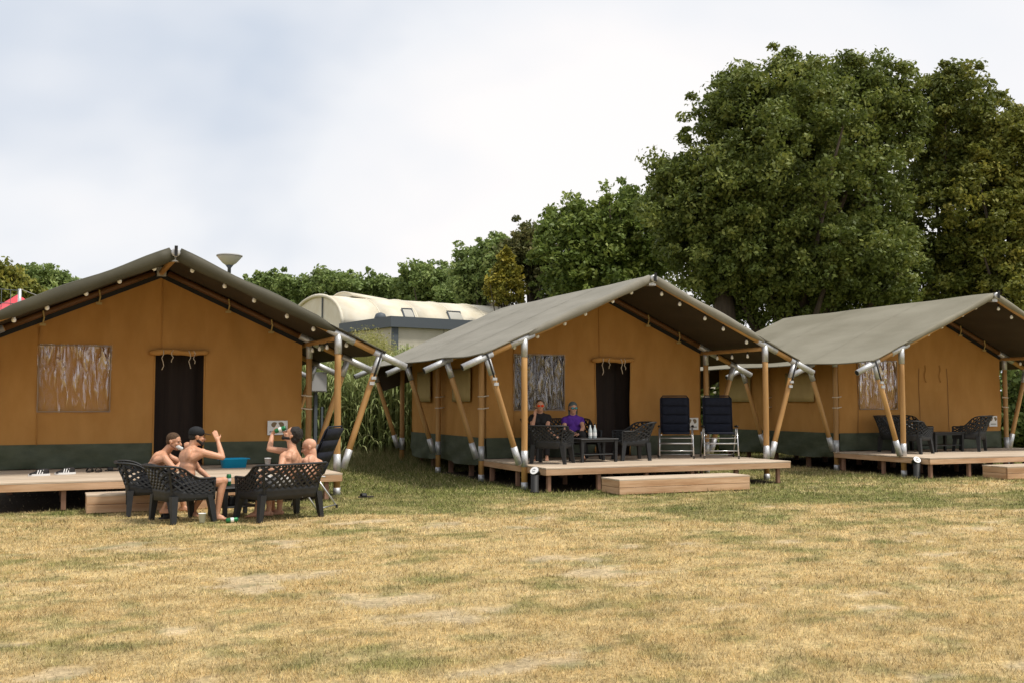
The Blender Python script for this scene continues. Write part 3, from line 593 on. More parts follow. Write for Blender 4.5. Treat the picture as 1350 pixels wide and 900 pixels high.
# recliners
def recliner(label, p, rz, tilt=9):
    t = thing('recliner', label, 'folding recliner', p, rz, 'navy padded camping recliners')   # faces +Y
    R = Matrix.Rotation(math.radians(tilt), 3, 'X')
    def bk(u, v): return Vector((0, -.20, .52)) + R @ Vector((u, 0, v))
    for j in range(4):
        v0 = .0+j*.19; b = MB()
        b.grid(lambda u, v: bk(u, v) + Vector((0, .035*abs(math.sin((v-v0)/.19*PI))**.5*(1-(abs(u)/.285)**6)+.0, 0)), lin(-.285, .285, 12), [v0+.19*q/7 for q in range(8)])
        b.grid(lambda u, v: bk(u, v) - Vector((0, .03, 0)), lin(-.285, .285, 4), [v0, v0+.19]); b.build('back_cushion', M['navy'], t, True, solid=.012)
    b = MB(); b.grid(lambda u, y: Vector((u, y, .50+.02*math.sin((y+.2)*14)**2+.03*(y+.2))), lin(-.27, .27, 8), lin(-.20, .30, 14)); b.build('seat_cushion', M['navy'], t, True, solid=.03)
    b = MB(); pts = [bk(-.30, -.02), bk(-.30, .73), bk(-.25, .79), bk(.25, .79), bk(.30, .73), bk(.30, -.02)]; b.tube(pts, .013, 8); b.build('back_frame', M['navy'], t, True)
    for s in (-1, 1):
        x = s*.35
        rod('leg', M['alu'], (x, .33, .02), (x*.97, .16, .62), .014, t); rod('leg', M['alu'], (x, -.42, .02), (x*.97, .05, .62), .014, t)
        MB().tube([(x, .22, .655), (x, .0, .665), (x, -.20, .66)], [.022, .026, .02], 8, flat=.7).build('armrest', M['rubber'], t, True)
        rod('seat_rail', M['alu'], (s*.31, .32, .49), (s*.31, -.24, .47), .012, t)
        for yy in (.33, -.42): MB().lathe([(.02, 0), (.02, .05)], (x, yy+(-.008 if yy > 0 else .008), 0), 8).build('foot', M['rubber'], t)
    for (y, z, r) in ((.295, .16, .010), (.25, .31, .016), (.22, .42, .010), (-.40, .05, .010)): rod('crossbar', M['alu'], (-.345, y, z), (.345, y, z), r, t)
    return t
recliner('navy recliner just right of the dark doorway', L2W(1, 1.22, 1.05, ZD), 2.62)
recliner('navy recliner on the right in front of the deck post', L2W(1, 2.05, .66, ZD), 2.66)
recliner('navy recliner standing on the grass behind the bald man', gp(400, 15.30), math.atan2(.80, .6), 24)
# ------------------------------------------------------------------ small things
def dep(o, label, cat, group=None): return setp(o, label, cat, group)
def cup(p, label, h=.095, m=None, r=.036):
    b = MB(); b.lathe([(r*.72, 0), (r, h), (r*1.06, h), (r*1.06, h-.004), (r*.93, h-.004), (r*.66, .006)], n=14); o = b.build('cup', m or M['white'], None, True); o.location = p; return dep(o, label, 'cup', 'white paper cups')
def can(p, label, R=None):
    t = thing('drink_can', label, 'can', p, 0, 'green drink cans')
    if R: t.rotation_euler = R.to_euler()
    MB().lathe([(.027, 0), (.033, .012), (.033, .145), (.028, .158)], n=14).build('body', M['can'], t, True)
    MB().lathe([(.0332, .06), (.0337, .062), (.0337, .10), (.0332, .102)], n=14, cap=False).build('band', M['white'], t, True)
    MB().lathe([(.026, .158), (.027, .162), (.024, .160)], n=14).build('lid', M['steel'], t, True); return t
cup(gp(270, 13.60, .01), 'white paper cup standing on the grass beside the near chair', h=.12, r=.05)
cup(gp(283, 14.38, .43), 'white paper cup on the grass table, left of the can', h=.09, r=.042)
can(gp(304, 14.42, .43), 'green drink can upright on the grass table')
can(gp(301, 13.62, .03), 'crushed green drink can lying on the grass below the table', Matrix.Rotation(1.5, 3, 'Y'))
t = thing('cooking_pot', 'steel cooking pot on the shelf below the grass table', 'pot', gp(307, 14.42, .162)); MB().lathe([(.085, 0), (.09, .01), (.09, .12), (.094, .125), (.088, .125), (.085, .015)], n=20).build('body', M['steel'], t, True)
MB().tube([(.09, 0, .10), (.125, .0, .105), (.125, .03, .105), (.09, .03, .10)], .006, 6).build('handle', M['rubber'], t, True)
t = thing('tub', 'turquoise plastic tub on the deck behind the raised elbow', 'tub', L2W(0, 1.22, 1.35, ZD), .05)
b = MB(); v = []
for z, sx_, sy in ((0, .20, .14), (.15, .225, .165), (.152, .25, .185), (.165, .25, .185), (.165, .222, .16), (.012, .195, .135)):
    ring = []
    for q in range(24):
        a = 2*PI*q/24; c_, s_ = math.cos(a), math.sin(a); ring.append((sx_*math.copysign(abs(c_)**.35, c_), sy*math.copysign(abs(s_)**.35, s_), z))
    v += ring
b.add(v, [(i*24+k, i*24+(k+1) % 24, (i+1)*24+(k+1) % 24, (i+1)*24+k) for i in range(5) for k in range(24)]+[tuple(reversed(range(24))), tuple(range(120, 144))]); b.build('basin', M['tub'], t, True)
for s in (-1, 1): MB().tube([(s*.24, -.05, .158), (s*.275, -.03, .15), (s*.275, .03, .15), (s*.24, .05, .158)], .012, 6).build('handle', M['tub'], t, True)
for k, (xx, lab) in enumerate(((-1.13, 'clear glass bottle on the women\'s table, the left one'), (-1.03, 'clear glass bottle on the women\'s table, nearer the purple top'))):
    t = thing('bottle', lab, 'bottle', L2W(1, xx, .45, ZD+.46), 0, 'glass bottles on the women\'s table'); MB().lathe([(.036, 0), (.038, .01), (.038, .15), (.030, .185), (.014, .225), (.013, .27)], n=14).build('glass', M['glassc'], t, True)
    MB().lathe([(.015, .262), (.015, .285)], n=10).build('cap', M['black'], t); MB().lathe([(.0388, .05), (.0388, .115)], n=14, cap=False).build('paper_label', M['white'], t, True)
def sneaker(p, rz, label):
    t = thing('sneaker', label, 'shoe', p, rz, 'striped black sneakers on the deck')   # toe points to -X
    prof = [(-.15, .035), (-.13, .05), (-.09, .062), (-.04, .085), (.0, .105), (.05, .112), (.11, .11), (.14, .10)]
    v = []; f = []; ns = 10
    for x, h in prof:
        wv = .048*(1-((x+.02)/.17)**4*.55)
        for q in range(ns): a = PI*q/(ns-1); v.append((x, wv*math.cos(a), .02+(h-.02)*abs(math.sin(a))**.7))
    for i in range(len(prof)-1):
        for q in range(ns-1): f.append((i*ns+q, i*ns+q+1, (i+1)*ns+q+1, (i+1)*ns+q))
    f.append(tuple(range(ns))); f.append(tuple(reversed(range((len(prof)-1)*ns, len(prof)*ns))))
    MB().add(v, f).build('upper', M['tblack'], t, True)
    b = MB(); pts = [(x, .054*(1-((x+.0)/.168)**4*.8)) for x in lin(-.162, .155, 12)]; ring = [(x, y) for x, y in pts]+[(x, -y) for x, y in reversed(pts)]
    n = len(ring); b.add([(x, y, 0) for x, y in ring]+[(x, y, .032) for x, y in ring], [tuple(reversed(range(n))), tuple(range(n, 2*n))]+[(i, (i+1) % n, n+(i+1) % n, n+i) for i in range(n)]); b.build('sole', M['white'], t)
    for q in range(3):
        x = -.045+q*.035; MB().add([(x, -.0535, .03), (x+.014, -.0535, .03), (x+.034, -.032, .092), (x+.020, -.032, .092)], [(0, 1, 2, 3)]).build('stripe', M['white'], t, solid=.004)
sneaker(L2W(0, -1.93, .52, ZD), .12, 'black sneaker with three white stripes nearest the deck edge')
sneaker(L2W(0, -1.55, .72, ZD), .22, 'black sneaker with white stripes behind the first sneaker')
def sandal(p, rz, label, group='black slip-on sandals'):
    t = thing('sandal', label, 'sandal', p, rz, group); b = MB(); pts = [(x, .045*(1-(abs(x)/.14)**3*.6)) for x in lin(-.13, .13, 12)]; ring = [(x, y) for x, y in pts]+[(x, -y) for x, y in reversed(pts)]
    n = len(ring); b.add([(x, y, 0) for x, y in ring]+[(x, y, .022) for x, y in ring], [tuple(reversed(range(n))), tuple(range(n, 2*n))]+[(i, (i+1) % n, n+(i+1) % n, n+i) for i in range(n)]); b.build('sole', M['dirt'], t)
    b = MB(); b.grid(lambda x, a: (x, .05*math.cos(a), .015+.055*math.sin(a)), lin(-.09, .0, 5), lin(0, PI, 9)); b.build('upper', M['rubber'], t, True, solid=.008); return t
sandal(L2W(0, -1.16, 1.12, ZD), 1.3, 'black chunky sandal left of a pair on the deck'); sandal(L2W(0, -1.03, 1.10, ZD), 1.4, 'black chunky sandal in the middle of the deck footwear')
sandal(L2W(0, -.80, 1.22, ZD), 0, 'flat black sandal lying rightmost of the deck footwear'); sandal(gp(226, 13.95, .02), .3, 'black flip-flop on the grass below the near chair')
sandal(gp(484, 17.05, .02), .1, 'black flip-flop alone on the green grass between the tents')
sandal(L2W(0, -.36, 1.55, ZD), .2, 'flat black sandal on the deck behind the lattice chair')
# ------------------------------------------------------------------ people
def frame(up, side):
    up = up.normalized(); side = (side-up*side.dot(up)).normalized(); return Matrix((side, up.cross(side), up)).transposed()   # columns: right, forward, up
class Body(MB):
    def cap_(s, a, b, ra, rb=None, n=10):
        rb = ra if rb is None else rb; a, b = Vector(a), Vector(b); d = b-a
        if d.length < 1e-4: return s.ell(a, (ra,)*3)
        u = d.normalized(); pts = []; rs = []
        for k in range(4): t = PI/2*k/4; pts.append(a-u*ra*math.cos(t)); rs.append(max(ra*math.sin(t), .0008))
        pts.append(a); rs.append(ra); pts.append(b); rs.append(rb)
        for k in range(1, 5): t = PI/2*k/4; pts.append(b+u*rb*math.sin(t)); rs.append(max(rb*math.cos(t), .0008))
        return s.tube(pts, rs, n)
    def chain(s, pts, rs):
        for i in range(len(pts)-1): s.cap_(pts[i], pts[i+1], rs[i], rs[i+1])
def remesh(b, name, m, parent, vox, it=4, label=None):
    o = b.build(name, m, None, True); r = o.modifiers.new('r', 'REMESH'); r.mode = 'VOXEL'; r.voxel_size = vox
    sm_ = o.modifiers.new('s', 'SMOOTH'); sm_.factor = .5; sm_.iterations = it
    dg = bpy.context.evaluated_depsgraph_get(); me = bpy.data.meshes.new_from_object(o.evaluated_get(dg)); o.modifiers.clear(); o.data = me
    me.polygons.foreach_set('use_smooth', [True]*len(me.polygons))
    if not me.materials: me.materials.append(m)
    o.parent = parent; o.matrix_parent_inverse = Matrix.Identity(4); off = parent.location; o.location = -Vector(off)
    if label: o['label'] = label
    return o
def hand(B, w, d, pn, curl=.5, s=1., thumb=1, spread=.12):
    """w wrist, d direction to the knuckles, pn palm normal (towards the palm side)"""
    d = d.normalized(); pn = (pn-d*pn.dot(d)).normalized(); sd = d.cross(pn)*thumb     # sd points to the thumb side
    for q in (-.026, -.009, .009, .026): B.cap_(w+d*.012+sd*q*.6, w+d*.085*s+sd*q, .014, .0115)
    for q, L in ((.030, .072), (.010, .082), (-.010, .076), (-.029, .060)):
        p = w+d*.088*s+sd*q; a = curl*.55; dir0 = (d+sd*q*spread*30*.1)
        for seg, r in ((.44, .0098), (.32, .009), (.24, .0082)):
            dd = (dir0*math.cos(a)+pn*math.sin(a)).normalized(); q2 = p+dd*L*seg; B.cap_(p, q2, r, r*.93, 8); p = q2; a += curl*.75
    p = w+d*.03+sd*.026; t1 = p+(sd*.8+d*.75+pn*.35).normalized()*.042; t2 = t1+(d*.9+sd*.25+pn*.4*(1+curl)).normalized()*.032; B.cap_(p, t1, .014, .0115); B.cap_(t1, t2, .011, .009)
def person(label, J, skin, hair=None, hair_style='short', beard=None, shorts=None, top=None, cap=False, trousers=None, vox=.0084, hands=None, glasses=None, scale=1., belly=0., fem=False, group=None):
    base = (J['hipL']+J['hipR'])/2; t = thing('person', label, 'person', (base.x, base.y, J.get('floor', 0)), 0, group)
    B = Body(); pel = (J['hipL']+J['hipR'])/2; nk = J['neck']; side = (J['shR']-J['shL']).normalized(); sideh = (J['hipR']-J['hipL']).normalized()
    mid = pel.lerp(nk, .42) + J.get('bow', Vector((0, 0, 0))); up1 = nk-mid; Rc = frame(up1, side); Rp = frame(mid-pel+Vector((0, 0, .02)), sideh)
    fwd = Rc @ Vector((0, 1, 0)); upv = Rc @ Vector((0, 0, 1))
    B.ell(pel+Rp @ Vector((0, -.01, .02)), (.165, .115, .11), Rp); B.ell(mid-(mid-pel)*.25, (.140+belly*.5, .105+belly, .13), Rp); B.ell(mid+upv*.04, (.142, .105, .14), Rc)
    ch = mid.lerp(nk, .55); B.ell(ch-fwd*.005, (.160, .110, .165), Rc); B.ell(mid.lerp(nk, .80)-fwd*.012, (.150, .085, .085), Rc)
    for s, sh in ((-1, J['shL']), (1, J['shR'])):
        B.ell(ch+Rc @ Vector((s*.075, .065, .03)), (.075, .045, .060), Rc)        # chest muscle
        B.ell(ch+Rc @ Vector((s*.080, -.075, .02)), (.070, .035, .085), Rc)       # shoulder blade
        B.cap_(nk-upv*.012-fwd*.01, sh-upv*.0, .058, .054); B.cap_(mid.lerp(nk, .5)+Rc @ Vector((s*.11, -.01, 0)), sh-upv*.03, .062, .055)
        if fem: B.ell(ch+Rc @ Vector((s*.075, .10, -.01)), (.060, .040, .060), Rc)
    hc = J['head']; hf = J['face'].normalized(); hu = (J.get('hup', Vector((0, 0, 1)))); hu = (hu-hf*hu.dot(hf)).normalized(); hr = hf.cross(hu); H = Matrix((hr, hf, hu)).transposed()*1.09; h = lambda x, y, z: hc + H @ Vector((x, y, z))
    B.cap_(nk-upv*.03, h(0, -.028, -.060), .066, .060)
    B.ell(h(0, -.012, .030), (.074, .094, .083), H, 16, 12); B.ell(h(0, .018, -.030), (.060, .070, .070), H); B.ell(h(0, .045, -.078), (.040, .040, .030), H)  # skull, face, jaw
    B.cap_(h(-.045, -.01, -.075), h(-.015, .065, -.092), .018, .016); B.cap_(h(.045, -.01, -.075), h(.015, .065, -.092), .018, .016)
    B.cap_(h(0, .082, .008), h(0, .107, -.026), .009, .014, 8); B.ell(h(0, .100, -.032), (.018, .014, .010), H)                                      # nose
    B.cap_(h(-.032, .074, .018), h(.032, .074, .018), .011, .011); B.cap_(h(-.018, .083, -.056), h(.018, .083, -.056), .009, .009); B.cap_(h(-.014, .082, -.066), h(.014, .082, -.066), .009, .009)
    for s in (-1, 1):
        B.ell(h(s*.040, .062, -.022), (.020, .018, .018), H); B.ell(h(s*.074, -.010, -.012), (.010, .018, .031), H); B.ell(h(s*.078, -.018, .004), (.009, .016, .016), H)
    for s, a in ((-1, 'L'), (1, 'R')):
        sh, el, wr_ = J['sh'+a], J['el'+a], J['wr'+a]; B.ell(sh+(el-sh)*.08, (.058, .058, .062)); B.cap_(sh, sh.lerp(el, .5), .054, .051); B.cap_(sh.lerp(el, .45), el, .050, .040)
        f_ = el.lerp(wr_, .30); B.cap_(el, f_, .040, .042); B.cap_(f_, wr_, .041, .0265)
        hd = (hands or {}).get(a, (wr_-el, Vector((0, 0, -1)), .6)); B.cap_(wr_, wr_+Vector(hd[0]).normalized()*.03, .026, .025)
        hand(B, wr_, Vector(hd[0]), Vector(hd[1]), hd[2], thumb=hd[3] if len(hd) > 3 else 1, spread=hd[4] if len(hd) > 4 else .12)
        hp, kn, an = J['hip'+a], J['kn'+a], J['an'+a]; B.cap_(hp, hp.lerp(kn, .45), .088, .078); B.cap_(hp.lerp(kn, .4), kn, .078, .055); B.ell(kn, (.057, .057, .06))
        dk = (an-kn).normalized(); bk = (hp-kn); bk = (bk-dk*bk.dot(dk)).normalized() if (bk-dk*bk.dot(dk)).length > .01 else Vector((0, 0, 0))
        B.cap_(kn, kn.lerp(an, .35)+bk*.014, .052, .054); B.cap_(kn.lerp(an, .33)+bk*.014, an, .054, .036)
        toe = J['toe'+a]; fd = (toe-an); fd.z = 0; fd = fd.normalized() if fd.length > .01 else Vector((0, 1, 0)); sdv = Vector((fd.y, -fd.x, 0))
        B.ell(an-fd*.035-Vector((0, 0, .045)), (.034, .034, .034)); B.cap_(an-Vector((0, 0, .02)), an+fd*.07-Vector((0, 0, .045)), .036, .030)
        for q in (-.022, 0, .022): B.cap_(an-Vector((0, 0, .05))+sdv*q*.5, an+fd*.115-Vector((0, 0, .062))+sdv*q, .026, .018)
        for q, L in ((-.036*s, .155), (-.018*s, .165), (0, .160), (.016*s, .152), (.031*s, .14)): B.cap_(an+fd*.11-Vector((0, 0, .066))+sdv*q, an+fd*L-Vector((0, 0, .070))+sdv*q, .0125, .0105, 8)
    body = remesh(B, 'body', skin, t, vox, 4)
    def part(b, name, m, v=.012, it=4): return remesh(b, name, m, t, v, it)
    # eyes, brows
    b = MB(); o = -Vector(t.location)
    for s in (-1, 1): b.ell(h(s*.030, .078, .004)+o, (.012, .008, .006), H)
    b.build('eyes', mat('eye', (.08, .05, .04), .25), t, True)
    b = MB()
    for s in (-1, 1): b.tube([h(s*.014, .091, .020)+o, h(s*.030, .088, .026)+o, h(s*.048, .076, .020)+o], .004, 6)
    b.build('eyebrows', hair or mat('fair_brow', (.25, .14, .08)), t, True)
    if hair:
        b = Body()
        if hair_style == 'short': b.ell(h(0, -.022, .040), (.080, .094, .082), H, 16, 12); b.ell(h(0, -.050, -.01), (.070, .060, .060), H)
        if hair_style == 'buzz': b.ell(h(0, -.020, .042), (.077, .094, .080), H, 16, 12); b.ell(h(0, -.050, -.005), (.068, .058, .055), H)
        if hair_style == 'thick':
            b.ell(h(0, -.030, .045), (.088, .098, .088), H, 16, 12); b.ell(h(0, -.065, -.015), (.078, .062, .080), H)
            for q in range(90): a = rng.normal(size=3); a = Vector(a).normalized(); b.ell(h(a.x*.082, -.032+a.y*.092*(1 if a.y < .3 else .5), .042+a.z*.084*(1 if a.z > -.4 else .9)), (random.uniform(.009, .019),)*3, None, 8, 6)
        if hair_style == 'long':
            b.ell(h(0, -.022, .042), (.086, .098, .086), H, 16, 12); b.ell(h(0, -.055, -.04), (.082, .050, .10), H)
            for s in (-1, 1): b.cap_(h(s*.072, -.01, .02), h(s*.078, .0, -.12), .022, .016)
        ob = part(b, 'hair', hair, .0075, 2)
        # trim the hair clear of the face
        me = ob.data; import bmesh; bm = bmesh.new(); bm.from_mesh(me); Hi = H.inverted(); kill = []
        for vt in bm.verts:
            q = Hi @ (vt.co-hc); lim = .045 if hair_style != 'thick' else .040
            if q.y > .0 and q.z < lim+.25*max(0, .05-q.y)*-1 and q.y > (.002 if q.z > -.02 else -.012): kill.append(vt)
            elif q.z < lim-.03 and q.y > -.012 and hair_style != 'long': kill.append(vt)
        bmesh.ops.delete(bm, geom=kill, context='VERTS'); bm.to_mesh(me); bm.free()
    if beard:
        b = Body(); b.cap_(h(-.056, .0, -.045), h(-.030, .062, -.080), .020, .024); b.cap_(h(.056, .0, -.045), h(.030, .062, -.080), .020, .024); b.cap_(h(-.030, .066, -.088), h(.030, .066, -.088), .024, .024)
        b.cap_(h(-.020, .090, -.045), h(.020, .090, -.045), .007, .007); b.cap_(h(-.022, .088, -.046), h(-.032, .075, -.085), .008, .012); b.cap_(h(.022, .088, -.046), h(.032, .075, -.085), .008, .012); part(b, 'beard', beard, .007, 2)
    if cap:
        b = Body(); b.ell(h(0, -.016, .052), (.088, .102, .078), H, 16, 12); b.ell(h(0, -.02, .030), (.086, .100, .040), H); part(b, 'cap', M['capm'], .006, 3)
        b = MB(); b.grid(lambda x, y: h(x, y, .052-.9*(x*x)-.10*(y-.07))+o, lin(-.062, .062, 9), lin(.060, .158, 6)); b.build('cap_brim', M['capm'], t, True, solid=.006)
    if glasses:
        b = MB()
        for s in (-1, 1): b.ell(h(s*.033, .096, .004)+o, (.030, .008, .022), H)
        b.build('sunglasses', glasses, t, True)
        b = MB()
        for s in (-1, 1): b.tube([h(s*.060, .086, .008)+o, h(s*.080, -.01, .006)+o], .003, 5)
        b.tube([h(-.01, .102, .006)+o, h(.01, .102, .006)+o], .004, 5); b.build('glasses_frame', M['black'], t)
    def legs(m, name, frac, g, mm=.01):
        b = Body(); b.ell(pel+Rp @ Vector((0, -.01, .03)), (.178, .128, .115), Rp)
        for a in 'LR':
            hp, kn, an = J['hip'+a], J['kn'+a], J['an'+a]; e_ = hp.lerp(kn, min(frac, 1)); b.cap_(hp, hp.lerp(e_, .5), .10+mm, .094+mm)
            b.tube([hp.lerp(e_, .45), e_, e_+(kn-hp).normalized()*.035], [.094+mm, (.088 if frac < 1 else .066)+mm, (.088 if frac < 1 else .062)+mm], 12)
            if frac >= 1: b.cap_(kn, kn, .066, .066); b.tube([kn, kn.lerp(an, .4), kn.lerp(an, .96)], [.066+mm, .066+mm, .052+mm], 12)
        part(b, name, m, g+.003, 4)
    if shorts: legs(shorts, 'shorts', .62, .011, .0)
    if trousers: legs(trousers, 'trousers', 1, .011)
    if top:
        b = Body(); g = .013; b.ell(pel+Rp @ Vector((0, -.01, .05)), (.170+g, .122+g, .11), Rp); b.ell(mid-(mid-pel)*.25, (.145+g+belly*.5, .11+g+belly, .13+g), Rp); b.ell(mid+upv*.04, (.147+g+belly*.3, .110+g+belly*.6, .14+g), Rc)
        b.ell(ch-fwd*.005, (.162+g, .112+g, .165+g*.3), Rc); b.ell(mid.lerp(nk, .80)-fwd*.012, (.15+g, .085+g, .080), Rc)
        for s, a in ((-1, 'L'), (1, 'R')):
            sh, el = J['sh'+a], J['el'+a]; b.cap_(nk-upv*.030-fwd*.005, sh, .072, .068); b.cap_(mid.lerp(nk, .5)+Rc @ Vector((s*.11, -.01, 0)), sh-upv*.03, .068+g*.5, .064)
            b.ell(sh+(el-sh)*.08, (.064+g,)*3); b.ell(ch+Rc @ Vector((s*.075, .055, .05)), (.090, .060, .085), Rc); b.tube([sh, sh.lerp(el, .30), sh.lerp(el, .50)], [.068, .070, .069], 12)
            if fem: b.ell(ch+Rc @ Vector((s*.072, .098, -.02)), (.070+g*.5, .050+g*.5, .074), Rc)
        part(b, 't_shirt', top, .012, 4)
    return t, H, h
Z = Vector((0, 0, 1)); r_ = lambda a, b, c=0.: RT*a+FH*b+Z*c
# man in the cap: back to us, right hand raised to his brim
d0 = 13.88; J = {}
pel = gp(250, d0, .47); sidev = r_(.74*.9, -.55)       # his right-hand side
fw_ = Vector((f2[0], f2[1], 0)).normalized(); rt_ = fw_.cross(Z)
J['hipL'] = pel-rt_*.09; J['hipR'] = pel+rt_*.09; J['neck'] = P(253, 590, d0+.03)
J['shR'] = J['neck']+rt_*.17-Z*.055+fw_*.03+RT*.02; J['shL'] = J['neck']-rt_*.165-Z*.065+fw_*.05-RT*.03; J['bow'] = -fw_*.035
J['head'] = P(260, 575, d0+.06); J['face'] = r_(.85, .50, -.12)
J['elR'] = bone(J['shR'], 297, 603, .29, -1); J['wrR'] = bone(J['elR'], 287.5, 581, .25, 1)
J['elL'] = bone(J['shL'], 262, 618, .29, 1); J['wrL'] = J['elL']+(J['hipL']+fw_*.36+Z*.08-J['elL']).normalized()*.245
J['knR'] = bone(J['hipR'], 298, 633, .44, 1); J['anR'] = J['knR'].copy(); J['anR'] += r_(-.07, -.05, 0); J['anR'].z = .085; J['toeR'] = J['anR']+r_(.2, .03)
J['knL'] = bone(J['hipL'], 275, 640, .42, 1); J['anL'] = gp(258, 14.35, .085); J['toeL'] = J['anL']+r_(.17, -.10)
person('shirtless man in a black cap, back to us, raising his hand to the brim', J, M['skin'], M['hairk'], 'buzz', beard=M['hairk'], shorts=M['shorts'], cap=True,
       hands={'R': (r_(-.38, .1, .92), r_(-.45, .85, -.2), .28, -1, .5), 'L': (fw_, Z*-1, .7, 1)})
# short-haired man in profile on the left, sipping from a paper cup
d0 = 14.72; J = {}; fw_ = Vector((f1[0], f1[1], 0)).normalized(); rt_ = fw_.cross(Z); pel = gp(200, d0, .47)
J['hipL'] = pel-rt_*.09; J['hipR'] = pel+rt_*.09; J['neck'] = P(216.5, 597, d0)
J['shR'] = J['neck']+rt_*.17-Z*.05-RT*.01; J['shL'] = J['neck']-rt_*.165-Z*.05+RT*.05; J['bow'] = -fw_*.045
J['head'] = P(229.5, 581.5, d0+.01); J['face'] = r_(.97, -.10, -.16)
J['elR'] = bone(J['shR'], 231, 619, .28, -1); J['wrR'] = bone(J['elR'], 244, 604, .25, 1); J['elL'] = bone(J['shL'], 245, 612, .29, -1); J['wrL'] = bone(J['elL'], 246.5, 594, .22, -1)
J['knR'] = J['hipR']+r_(.42, .10, .03); J['knL'] = J['hipL']+r_(.42, .14, .03)
J['anR'] = J['knR']+r_(-.20, -.12); J['anR'].z = .085; J['toeR'] = J['anR']+r_(.2, 0); J['anL'] = J['knL']+r_(.02, .05); J['anL'].z = .085; J['toeL'] = J['anL']+r_(.2, 0)
person('shirtless short-haired man in profile at the far left of the group, cup at his mouth', J, M['skin'], M['hairb'], 'buzz', beard=M['stub'], shorts=M['shorts'],
       hands={'R': (r_(.5, .3, .6), r_(.2, .9, .2), .8, -1), 'L': (r_(-.1, -.1, 1), r_(-.1, .9, .1), 1.0, -1)})
o = cup(P(240.5, 590.5, d0-.02)-Z*.01, 'white paper cup held at the short-haired man\'s lips', h=.09, r=.036); o.rotation_euler = (0, -1.15, YAW*-1)
# bearded man tipping a can
f3v = Vector((f3[0], f3[1], 0)).normalized(); rt_ = f3v.cross(Z)
d0 = 14.12; J = {}; pel = gp(375, 14.0, .48)
J['hipL'] = pel-rt_*.09; J['hipR'] = pel+rt_*.09; J['neck'] = P(387, 594.5, d0)
J['shL'] = J['neck']-rt_*.165-Z*.06+RT*.00; J['shR'] = J['neck']+rt_*.15-Z*.02-RT*.15; J['bow'] = -f3v*.02
J['head'] = P(384.5, 573.0, d0+.04); J['face'] = r_(-.84, -.06, .56)
J['elR'] = bone(J['shR'], 347, 590, .31, -1); J['wrR'] = bone(J['elR'], 359, 572, .235, 1)
J['elL'] = bone(J['shL'], 370, 619, .28, -1); J['wrL'] = bone(J['elL'], 347, 620, .255, 1)
J['knL'] = bone(J['hipL'], 346, 630, .42, 1); J['anL'] = gp(341, 14.25, .085); J['toeL'] = J['anL']+r_(-.2, 0)
J['knR'] = bone(J['hipR'], 354, 631, .43, 1); J['anR'] = gp(362, 14.6, .085); J['toeR'] = J['anR']+r_(-.2, -.05)
person('shirtless bearded man tipping his head back to drink from a can', J, M['skin'], M['hairk'], 'thick', beard=M['hairk'], shorts=M['shortw'],
       hands={'R': (r_(.5, 0, .75), r_(.8, -.3, -.3), .9, 1), 'L': (r_(-.9, .2, -.25), r_(-.1, .2, -1), .7, 1)})
can(P(362.5, 567, d0+.03)-Z*.01, 'green drink can tipped to the bearded man\'s mouth', Matrix((RT, FH, Z)).transposed().to_3x3() @ Matrix.Rotation(1.25, 3, 'Y'))
t = thing('wrist_watch', 'black watch on the bearded man\'s left wrist', 'watch', J['wrL']); dd = (J['elL']-J['wrL']).normalized()
q = dd.to_track_quat('Z', 'Y').to_matrix(); b = MB(); b.lathe([(.033, -.012), (.035, -.01), (.035, .01), (.033, .012)], dd*.035, 14, q, cap=False); b.build('band', M['black'], t, True, solid=.003); MB().box(dd*.035+Z*.036, (.035, .035, .012)).build('dial', M['steel'], t)
cup(J['wrL']+Z*.06+r_(.0, .25, -.02), 'white paper cup behind the bearded man\'s watch', h=.12, r=.045)
# bald man
d0 = 14.5; J = {}; pel = gp(399, 14.35, .48)
J['hipL'] = pel-rt_*.09; J['hipR'] = pel+rt_*.09; J['neck'] = P(412.5, 606, d0)
J['shL'] = J['neck']-rt_*.17-Z*.06+RT*.06; J['shR'] = J['neck']+rt_*.165-Z*.05-RT*.04; J['bow'] = -f3v*.05
J['head'] = P(407.5, 589, d0); J['face'] = r_(-.95, -.05, -.28)
J['elL'] = bone(J['shL'], 410, 640, .28, -1); J['wrL'] = J['elL']+r_(-.22, .1, 0); J['elR'] = J['shR']+r_(-.12, .05, -.25); J['wrR'] = J['elR']+r_(-.2, -.05, -.02)
for a, s in (('L', -1), ('R', 1)): J['kn'+a] = J['hip'+a]+r_(-.40, .10, .02); J['an'+a] = J['kn'+a]+r_(.0, .0); J['an'+a].z = .085; J['toe'+a] = J['an'+a]+r_(-.2, 0)
person('shirtless bald man looking down, farthest right of the seated group', J, M['skin2'], None, beard=None, shorts=M['shorts'])
